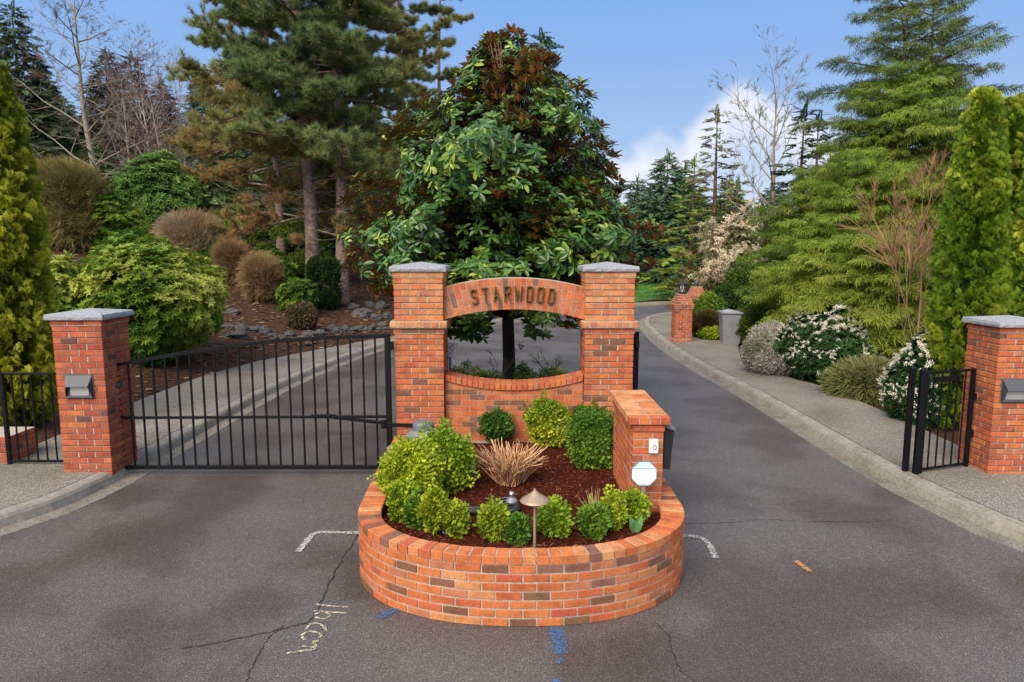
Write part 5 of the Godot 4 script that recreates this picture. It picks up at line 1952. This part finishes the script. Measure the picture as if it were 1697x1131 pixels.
func background_trees():
	var needles = leafy("conifer needles", .6, .3)
	var dark = [lin(.065, .115, .046), lin(.095, .155, .058), lin(.135, .195, .07)]
	var blue = [lin(.06, .125, .066), lin(.088, .17, .085), lin(.12, .215, .10)]
	var brown = [lin(.075, .065, .036), lin(.12, .085, .055), lin(.085, .095, .045)]
	var k = 0
	# left, far firs: photo x, y of tip, depth, radius, palette, label
	for e in [
		[22, 8, -52, 4.6, dark, "tall dark fir with ragged drooping tip at the wood's left edge"], [64, 118, -58, 5.0, dark, "dark fir second in the left wood"], [104, 170, -62, 5.0, dark, "shorter dark fir behind the lichen covered bare tree"],
		[172, 84, -62, 4.4, brown, "brownish fir behind the bare tree's right limbs"], [216, 92, -60, 3.6, brown, "narrow brownish pointed fir beside the birches"], [262, 138, -64, 4.0, brown, "brownish fir behind the white birch stems"],
		[-34, 90, -46, 5.0, dark, "dark fir behind the left arborvitae"], [340, 118, -54, 3.2, blue, "thin sparse fir standing clear between birches and pines"], [300, 215, -56, 4.0, dark, "low dark fir behind the birch clump"],
		[52, 255, -54, 4.2, dark, "low dark spreading fir under the bare tree"], [130, 280, -54, 4.0, dark, "low dark fir behind the bare tree trunk"], [210, 262, -54, 4.4, dark, "low dark fir behind the rhododendron mound"],
		[386, 232, -42, 4.2, dark, "dark green fir left behind the pine trunks"], [345, 270, -40, 3.6, dark, "bushy dark fir above the long hedge"], [436, 260, -44, 4.4, dark, "dark fir between the pine trunks"], [486, 240, -42, 4.4, dark, "dark fir behind the tallest pine trunk"],
		[560, 200, -44, 4.6, dark, "dark fir right behind the twin pines"], [620, 190, -46, 4.6, dark, "dark fir between the pines and the magnolia"], [676, 200, -48, 4.6, dark, "dark fir behind the magnolia's left flank"],  
		[20, 330, -34, 3.6, dark, "low fir thicket right behind the left arborvitae"], [160, 240, -52, 4.6, dark, "dark fir deep behind the lichen covered tree"], [270, 250, -54, 4.4, dark, "dark fir deep behind the forked birch"], [320, 240, -54, 4.4, dark, "dark fir deep behind the leaning birch"],
		[405, 190, -54, 4.6, dark, "dark fir deep behind the slender pine"], [520, 180, -54, 4.8, dark, "dark fir deep behind the thickest pine"], [590, 290, -36, 3.6, dark, "low fir behind the pine nearest the magnolia"], [535, 310, -36, 3.4, dark, "low fir between the two bank pines"], [640, 300, -38, 3.6, dark, "low fir at the magnolia's lower left"],
		[898, 56, -44, 4.3, blue, "tall blue green fir rising behind the magnolia's right side"], [960, 240, -52, 3.6, blue, "blue green fir low behind the magnolia's right edge"],
		[1058, 298, -60, 3.6, blue, "blue green spruce at the left of the far stand"], [1104, 256, -56, 4.6, blue, "tallest spruce of the far stand beyond the lawn"], [1136, 276, -58, 3.8, blue, "blue green spruce at the right of the far stand"], [1080, 320, -53, 4.0, blue, "near spruce with low skirts at the lawn's edge"], [1122, 330, -52, 3.8, blue, "near spruce with a bare lower trunk by the lawn"], [1020, 330, -62, 4.2, blue, "blue green spruce behind the magnolia's low right limbs"], [1160, 320, -60, 4.0, blue, "blue green spruce behind the thin pointed fir"], [1210, 300, -62, 4.4, blue, "blue green spruce behind the yellow cypresses"], [1280, 310, -60, 4.6, blue, "blue green spruce behind the spreading bare tree"]]:
		var b = px_tree(e[0], e[1], e[2])
		var h = b[1]
		conifer("fir_tree", e[5], b[0], h, e[3], {"pal": e[4], "n": int(95 + h * 8), "size": 1.2, "dense": 7.5, "droop": .28, "rise": .25, "hang": .7, "clear": .02, "bare": .15, "lo": .5, "leaf": needles, "group": "firs and spruces in the background"})
		k += 1
	# pines on the bank
	var p = on_ground(521, 492)
	pine("tall pine with the thickest trunk on the mulch bank", p, 15.5, {"trunk": .24, "r": 4.6, "n": 96, "lean": -.35, "dead": .34})
	p = on_ground(566, 500)
	pine("pine nearest the magnolia on the mulch bank", p, 14.0, {"trunk": .22, "r": 4.4, "n": 92, "lean": .25, "dead": .3})
	var b2 = px_tree(446, -60, -33)
	pine("slender pine standing behind the long hedge", b2[0], b2[1], {"trunk": .19, "r": 5.4, "n": 84, "lean": -.3, "dead": .32})
	b2 = px_tree(655, -40, -36)
	pine("pine behind the magnolia's upper left side", b2[0], b2[1], {"trunk": .19, "r": 4.4, "n": 64, "lean": .1, "dead": .25})
	b2 = px_tree(725, -20, -40)
	pine("thin topped pine behind the magnolia's tip", b2[0], b2[1], {"trunk": .16, "r": 3.0, "n": 40, "lean": .1, "dead": .3})
	# bare trees
	var lich = textured("lichen bark", tex.pale_bark, 1.5, .95)
	b2 = px_tree(126, -20, -33)
	bare_tree("bare_tree", "lichen covered leafless tree above the brown clipped dome", b2[0] + Vector3(.6, 0, 0), b2[1], lich, {"trunk": .2, "lean": Vector3(-.05, 1, 0), "limb": .4, "kids": [24, 6, 4], "from": .12, "spread": 1.15, "group": "leafless trees on the bank", "twig_pal": [lin(.12, .10, .07), lin(.2, .18, .13), lin(.15, .08, .06)]})
	var birch = textured("birch bark", tex.pale_bark, 2.2, .8)
	var wb = M("white birch bark", lin(.42, .38, .34), .8)
	tri_map(wb, tex.mottle, 1.2)
	for e in [[236, 86, -40, .11, .08, "straight white stemmed birch behind the rhododendron mound"], [266, 140, -39, .10, .16, "forked white stemmed birch with russet twigs"], [296, 120, -41, .09, .10, "slim leaning birch beside the pines"], [205, 130, -42, .1, -.05, "russet twigged birch next to the lichen covered tree"]]:
		b2 = px_tree(e[0], e[1], e[2])
		bare_tree("birch_tree", e[5], b2[0], b2[1], wb, {"trunk": e[3], "lean": Vector3(e[4] * .4, 1, 0), "limb": .36, "kids": [22, 6, 4], "from": .22, "spread": .7, "group": "leafless birches on the bank", "twig_pal": [lin(.13, .055, .04), lin(.19, .09, .065), lin(.12, .07, .05)]})
	b2 = px_tree(1290, 160, -29)
	bare_tree("bare_tree", "spreading leafless tree behind the large cypress on the right", b2[0], b2[1], lich, {"trunk": .17, "limb": .5, "kids": [16, 6, 3], "from": .3, "spread": .75, "group": "leafless trees beyond the walk", "twig_pal": [lin(.14, .12, .07), lin(.2, .17, .11)]})

func right_side():
	var th = thread_spray()
	var lm = leafy("cypress threads", .55, .5)
	var lime = [lin(.075, .14, .02), lin(.13, .215, .026), lin(.19, .28, .032), lin(.29, .35, .045)]
	var olive = [lin(.07, .10, .026), lin(.11, .14, .034), lin(.16, .18, .042), lin(.18, .15, .06)]
	var bark = textured("cedar bark", tex.bark, 1.2, .9)
	# tall thread cypress, twin leaders
	for e in [[1512, -60, -19.5, 3.7, "tallest thread cypress with a thin crown behind the arborvitae"], [1560, -30, -20.5, 3.2, "second leader cypress beside the tallest one"]]:
		var b = px_tree(e[0], e[1], e[2])
		conifer("cypress_tree", e[4], b[0], b[1], e[3], {"pal": [lin(.10, .15, .034), lin(.15, .20, .042), lin(.21, .25, .05), lin(.24, .21, .08)], "spread": .5, "n": 90, "size": .46, "mesh": th, "leaf": lm, "dense": 9.0, "droop": .22, "rise": .45, "hang": .3, "perk": .15, "clear": .16, "bare": .3, "lo": .4, "env": .6, "bark": bark, "group": "thread cypresses beyond the walk", "trunk": .16})
	for e in [[1415, 262, -17.0, 2.4, "broad lime thread cypress with layered drooping boughs"], [1496, 120, -18.2, 3.1, "lime thread cypress below the tall thin crowned one"], [1345, 285, -20.5, 2.1, "lime thread cypress behind the flowering shrubs"], [1455, 385, -14.8, 2.0, "low lime thread cypress spreading over the white flowered shrub"], [1372, 400, -16.0, 1.5, "low lime thread cypress behind the heather mound"]]:
		var b = px_tree(e[0], e[1], e[2])
		conifer("cypress_tree", e[4], b[0], b[1], e[3], {"pal": lime, "spread": .55, "n": int(40 + b[1] * 14), "size": .42, "mesh": th, "leaf": lm, "dense": 11.0, "droop": .3, "rise": .5, "hang": .5, "perk": .1, "clear": .1, "bare": .25, "lo": .45, "env": .45, "bark": bark, "group": "thread cypresses beyond the walk", "trunk": .11})
	# yellow green and thin conifers farther off
	var needles = leafy("conifer needles", .6, .3)
	for e in [[1192, 182, -34, 2.1, 6.0, olive, "thin pointed fir rising above the yellow cypresses"], [1150, 262, -38, 2.4, 6.0, lime, "yellow green cypress above the lantern pillar"], [1222, 300, -37, 2.4, 6.0, lime, "yellow green cypress behind the pale blossom"], [1330, 178, -27, 2.0, 4.5, [lin(.02, .05, .014), lin(.035, .08, .018)], "dark green narrow fir beside the spreading bare tree"], [1362, 195, -26, 2.0, 4.5, [lin(.02, .05, .014), lin(.04, .08, .02)], "dark green fir behind the lime cypress"], [1262, 345, -35, 2.0, 6, olive, "olive cypress behind the flowering shrubs"], [1692, 180, -30, 2.6, 5, [lin(.02, .05, .014), lin(.04, .08, .02)], "dark fir behind the right arborvitae"], [1640, 150, -32, 2.6, 5, olive, "olive fir far behind the right arborvitae"], [1590, 220, -24, 2.6, 5, olive, "olive cypress behind the arborvitae columns"]]:
		var b = px_tree(e[0], e[1], e[2])
		conifer("slender_conifer", e[6], b[0], b[1], e[3], {"pal": e[5], "n": 60, "size": .8, "dense": e[4], "droop": .2, "rise": .4, "hang": .4, "clear": .03, "lo": .5, "leaf": needles, "group": "slender conifers beyond the walk"})
	# arborvitae
	var thu = [lin(.08, .17, .014), lin(.15, .26, .02), lin(.24, .34, .026), lin(.36, .42, .04)]
	arborvitae("arborvitae column behind the right pillar, nearest the white flowers", 6.86, -10.4, 4.95, .45, 13000, thu)
	arborvitae("arborvitae column standing directly behind the right pillar's cap", 7.72, -10.1, 4.7, .43, 11000, thu)
	arborvitae("arborvitae column at the back between its two neighbours on the right", 7.75, -11.1, 5.0, .44, 7000, thu)
	arborvitae("arborvitae column outermost beyond the right pillar", 8.3, -9.9, 4.6, .55, 7000, thu)
	var thl = [lin(.13, .18, .016), lin(.22, .28, .022), lin(.33, .38, .03), lin(.46, .48, .045)]
	arborvitae("arborvitae column behind the left iron walkway gate", -7.3, -10.0, 5.2, .55, 15000, thl)
	arborvitae("arborvitae column outermost beyond the left walkway gate", -8.35, -9.7, 5.6, .7, 9000, thl)
	# shrubs along the right walk
	var sm = cluster("box_leaf", 16, .5, .34)
	var smm = leafy("small leaves", .42, .5)
	var g = "shrubs beside the right walk"
	shrub_px("heather_mound", "grey pink heather mound spilling onto the walk", "shrub", 1236, 1328, 542, 630, cluster("heather", 22, .42, .12), leafy("heather", .8, .3), 3800, .13, [lin(.16, .15, .11), lin(.33, .29, .26), lin(.52, .46, .43), lin(.15, .17, .08)], {"lump": .2, "group": g})
	var dk = [lin(.014, .042, .014), lin(.025, .065, .018), lin(.04, .09, .025)]
	shrub_px("pieris_shrub", "dark evergreen shrub covered in drooping white blossom beside the heather", "shrub", 1302, 1462, 512, 642, rosette("pieris", 10, 1.0, .3, .25), leafy("pieris leaf", .35, .2), 2600, .13, dk, {"lump": .28, "flowers": 1700, "fsize": .105, "sparse": -.12, "group": g})
	shrub_px("pieris_shrub", "white blossomed shrub behind the right walkway gate", "shrub", 1468, 1572, 566, 716, rosette("pieris", 10, 1.0, .3, .25), leafy("pieris leaf", .35, .2), 2000, .10, dk, {"lump": .25, "flowers": 1000, "fsize": .095, "sparse": -.12, "group": g})
	shrub_px("grass_mound", "pale green grassy mound at the walk's edge", "plant", 1386, 1490, 612, 668, grass_tuft(), leafy("grass blades", .6, .3), 2600, .3, [lin(.10, .13, .035), lin(.16, .19, .06), lin(.22, .20, .10)], {"lump": .1, "group": g, "wild": .7, "stems": 0})
	shrub_px("low_conifer", "olive spreading juniper between the two white blossomed shrubs", "shrub", 1425, 1556, 535, 622, fan_spray(), leafy("cedar sprays", .6, .45), 2600, .2, [lin(.06, .07, .015), lin(.10, .11, .02), lin(.15, .13, .03)], {"lump": .3, "group": g})
	shrub_px("blossom_bush", "tall pale cream flowering bush beyond the bin", "shrub", 1160, 1275, 372, 520, sm, smm, 2200, .2, [lin(.18, .20, .08), lin(.28, .28, .13), lin(.3, .22, .15)], {"lump": .6, "freq": 1.4, "flowers": 1000, "fsize": .34, "sparse": -.2, "fdown": .2, "fpal": [lin(.5, .46, .28), lin(.62, .58, .42), lin(.55, .42, .32)], "group": g, "y": .2})
	shrub_px("leafy_bush", "fresh green leafy bush behind the grey bin", "shrub", 1185, 1275, 440, 540, sm, smm, 1600, .16, [lin(.03, .07, .015), lin(.06, .12, .02), lin(.10, .16, .03)], {"lump": .3, "group": g, "y": .13})
	shrub_px("leafy_bush", "lime leafy bush behind the rear brick pillar", "shrub", 1146, 1196, 488, 545, sm, smm, 900, .15, lime, {"lump": .35, "group": g, "y": .13})
	shrub_px("heather_mound", "olive brown low mound between the lantern pillar and the bin", "shrub", 1148, 1198, 518, 560, fan_spray(), leafy("cedar sprays", .6, .45), 1100, .2, [lin(.06, .055, .015), lin(.10, .07, .025), lin(.13, .11, .03)], {"lump": .25, "group": g, "y": .13})
	shrub_px("heather_mound", "small bright yellow green mound at the foot of the bin", "shrub", 1163, 1196, 545, 563, sm, smm, 500, .12, YEL, {"lump": .2, "group": g, "y": .13})
	shrub_px("leafy_bush", "dark green bush on the far side of the grey bin", "shrub", 1228, 1282, 505, 572, fan_spray(), leafy("cedar sprays", .6, .45), 1400, .22, [lin(.03, .06, .012), lin(.06, .10, .018), lin(.09, .13, .02)], {"lump": .3, "group": g, "y": .13})
	# coppery twig shrub
	var p = on_y(1522, 560, .15)
	bare_tree("twig_shrub", "tall coppery leafless twig shrub before the arborvitae", Vector3(7.38, .1, -12.6), 3.2, M("copper twig", lin(.34, .19, .10), .8), {"trunk": .028, "limb": .72, "kids": [12, 4, 3], "from": .04, "spread": .36, "levels": 2, "twig_pal": [lin(.30, .17, .09), lin(.40, .25, .14)]})

# ----------------------------------------------------------------
func make_sky() -> Texture2D:
	var w = 1536
	var h = 768
	var im := Image.create(w, h, false, Image.FORMAT_RGBF)
	var cl := FastNoiseLite.new()
	cl.seed = 41
	cl.noise_type = FastNoiseLite.TYPE_SIMPLEX_SMOOTH
	cl.frequency = 1.0
	cl.fractal_octaves = 5
	var edge := FastNoiseLite.new()
	edge.seed = 8
	edge.frequency = 1.0
	edge.fractal_octaves = 2
	var low = lin(.385, .475, .575)
	var top = lin(.092, .232, .525)
	im.fill(Color(.3, .32, .33))
	for j in h / 2:
		var el = PI / 2 - PI * (j + .5) / h
		var k = pow(1.0 - sin(el), 4.2)
		var base = top.lerp(low, k)
		for i in w:
			var az = wrapf((i + .5) / w * TAU, -PI, PI)
			var d = Vector3(sin(az) * cos(el), sin(el), -cos(az) * cos(el))
			var c = base
			var ed = deg_to_rad(el)
			var deg = rad_to_deg(el)
			if deg < 24.0:
				var a = rad_to_deg(az)
				# heaps of cumulus low round the horizon
				var bank = 3.0 + 7.0 * maxf(0.0, edge.get_noise_2d(cos(az) * 1.6 + 3.0, sin(az) * 1.6)) + 6.6 * exp(-pow((a - 17.0) / 6.5, 2)) + 4.4 * exp(-pow((a - 8.5) / 4.5, 2))
				var f = bank - deg + cl.get_noise_3dv(d * 7.0) * 2.2 + cl.get_noise_3dv(d * 26.0) * .9
				if f > 0.0:
					var m = smoothstep(0.0, 2.4, f) * clampf(1.0 - (f - 1.5) * .13, .3, 1.0)
					c = c.lerp(lin(.62, .63, .65), m * .88)
			if deg > 16.0:
				var q = d / maxf(.25, d.y)
				var m2 = smoothstep(-.38, .3, cl.get_noise_3d(q.x * 1.5, 4.0, q.z * 1.5)) * smoothstep(21.0, 42.0, deg)
				if m2 > 0.0: c = c.lerp(lin(1.05, 1.05, 1.03), m2 * .9)
			im.set_pixel(i, j, c)
	return ImageTexture.create_from_image(im)

func _ready():
	# camera
	var cam := Camera3D.new()
	cam.name = "camera"
	cam.fov = rad_to_deg(2.0 * atan(PY / F))
	cam.far = 1500.0
	cam.near = 0.05
	add_child(cam)
	cam.position = Vector3(0, EYE, 0)
	cam.rotation_degrees = Vector3(-PITCH, 0, 0)
	cam.current = true
	# sky
	var env := Environment.new()
	env.background_mode = Environment.BG_SKY
	var sky := Sky.new()
	var ps := PanoramaSkyMaterial.new()
	ps.panorama = make_sky()
	sky.sky_material = ps
	env.sky = sky
	env.background_energy_multiplier = 1.0
	env.tonemap_mode = Environment.TONE_MAPPER_LINEAR
	env.tonemap_exposure = 1.6
	env.sdfgi_enabled = true
	env.ssao_enabled = true
	env.ssil_enabled = true
	var we := WorldEnvironment.new()
	we.name = "world"
	we.environment = env
	add_child(we)
	# sun through thin cloud
	var sun := DirectionalLight3D.new()
	sun.name = "sun"
	sun.light_color = Color(1.0, .94, .86)
	sun.light_energy = 1.2
	sun.light_angular_distance = 48.0
	sun.shadow_enabled = true
	add_child(sun)
	sun.basis = Basis.looking_at(Vector3(.36, -.66, -.68).normalized())
	rng.seed = 7
	fn.seed = 3
	fn.frequency = 0.01
	fn.fractal_octaves = 3
	make_textures()
	build_setting()
	# brick entrance
	main_pillar("tall left brick pillar with slate cap at the hinge of the closed gate", -1.145, -8.75, 1)
	main_pillar("tall right brick pillar with slate cap beside the open gate leaf", 1.2, -8.75, 3)
	arch_and_wall()
	planter()
	mail_pier()
	side_pillar("dark red brick pillar with slate cap left of the closed drive gate", -5.15, -8.42, 1, SIDE, 1.99)
	side_pillar("orange red brick pillar with slate cap beside the right walkway gate", 6.03, -8.36, 3, RIGHT_P, 1.91)
	hooded_light("hooded zinc light set in the dark red left pillar", -5.165, 1.19, -8.128)
	hooded_light("hooded zinc light set in the orange red right pillar", 5.97, 1.155, -8.068)
	var lowp = thing("brick_footing", "low brick stub behind the left walkway gate", "pillar", Vector3(-6.6, .0, -8.75))
	brick_pillar(lowp, runs(.12, 5, .5), [0, 1], SIDE)
	# iron work
	drive_gate("closed black iron drive gate with an arched top rail", Vector3(-1.53, 0, -8.42), 0.0, 3.36, 1.40, 1.76)
	drive_gate("opened black iron gate leaf swung back behind the right pillar", Vector3(1.56, 0, -8.62), -PI / 2, 3.36, 1.40, 1.76)
	walk_gate("black iron walkway gate with lock plate beside the right pillar", Vector3(4.93, .1, -8.10), Vector3(5.66, .1, -8.36), 1.27, 5, true)
	walk_gate("black iron walkway gate between the left pillar and the brick stub", Vector3(-6.33, .1, -8.45), Vector3(-5.49, .1, -8.45), 1.2, 6, false)
	iron_post("black iron latch post holding the right walkway gate", Vector3(4.87, .12, -8.07), 1.28)
	iron_post("black iron post standing just behind the latch post", Vector3(4.80, .12, -8.17), 1.28)
	gate_operator()
	lamp_pillar("small weathered brick pillar carrying the black lantern", 5.05, -20.5, .5, 1.36, true, [0, 3])
	lamp_pillar("rear small brick pillar carrying a dark ball lamp", 6.55, -24.6, .5, 1.36, false, [0, 3])
	wheelie_bin()
	planter_plants()
	rear_island()
	magnolia()
	bank_planting()
	right_side()
	background_trees()
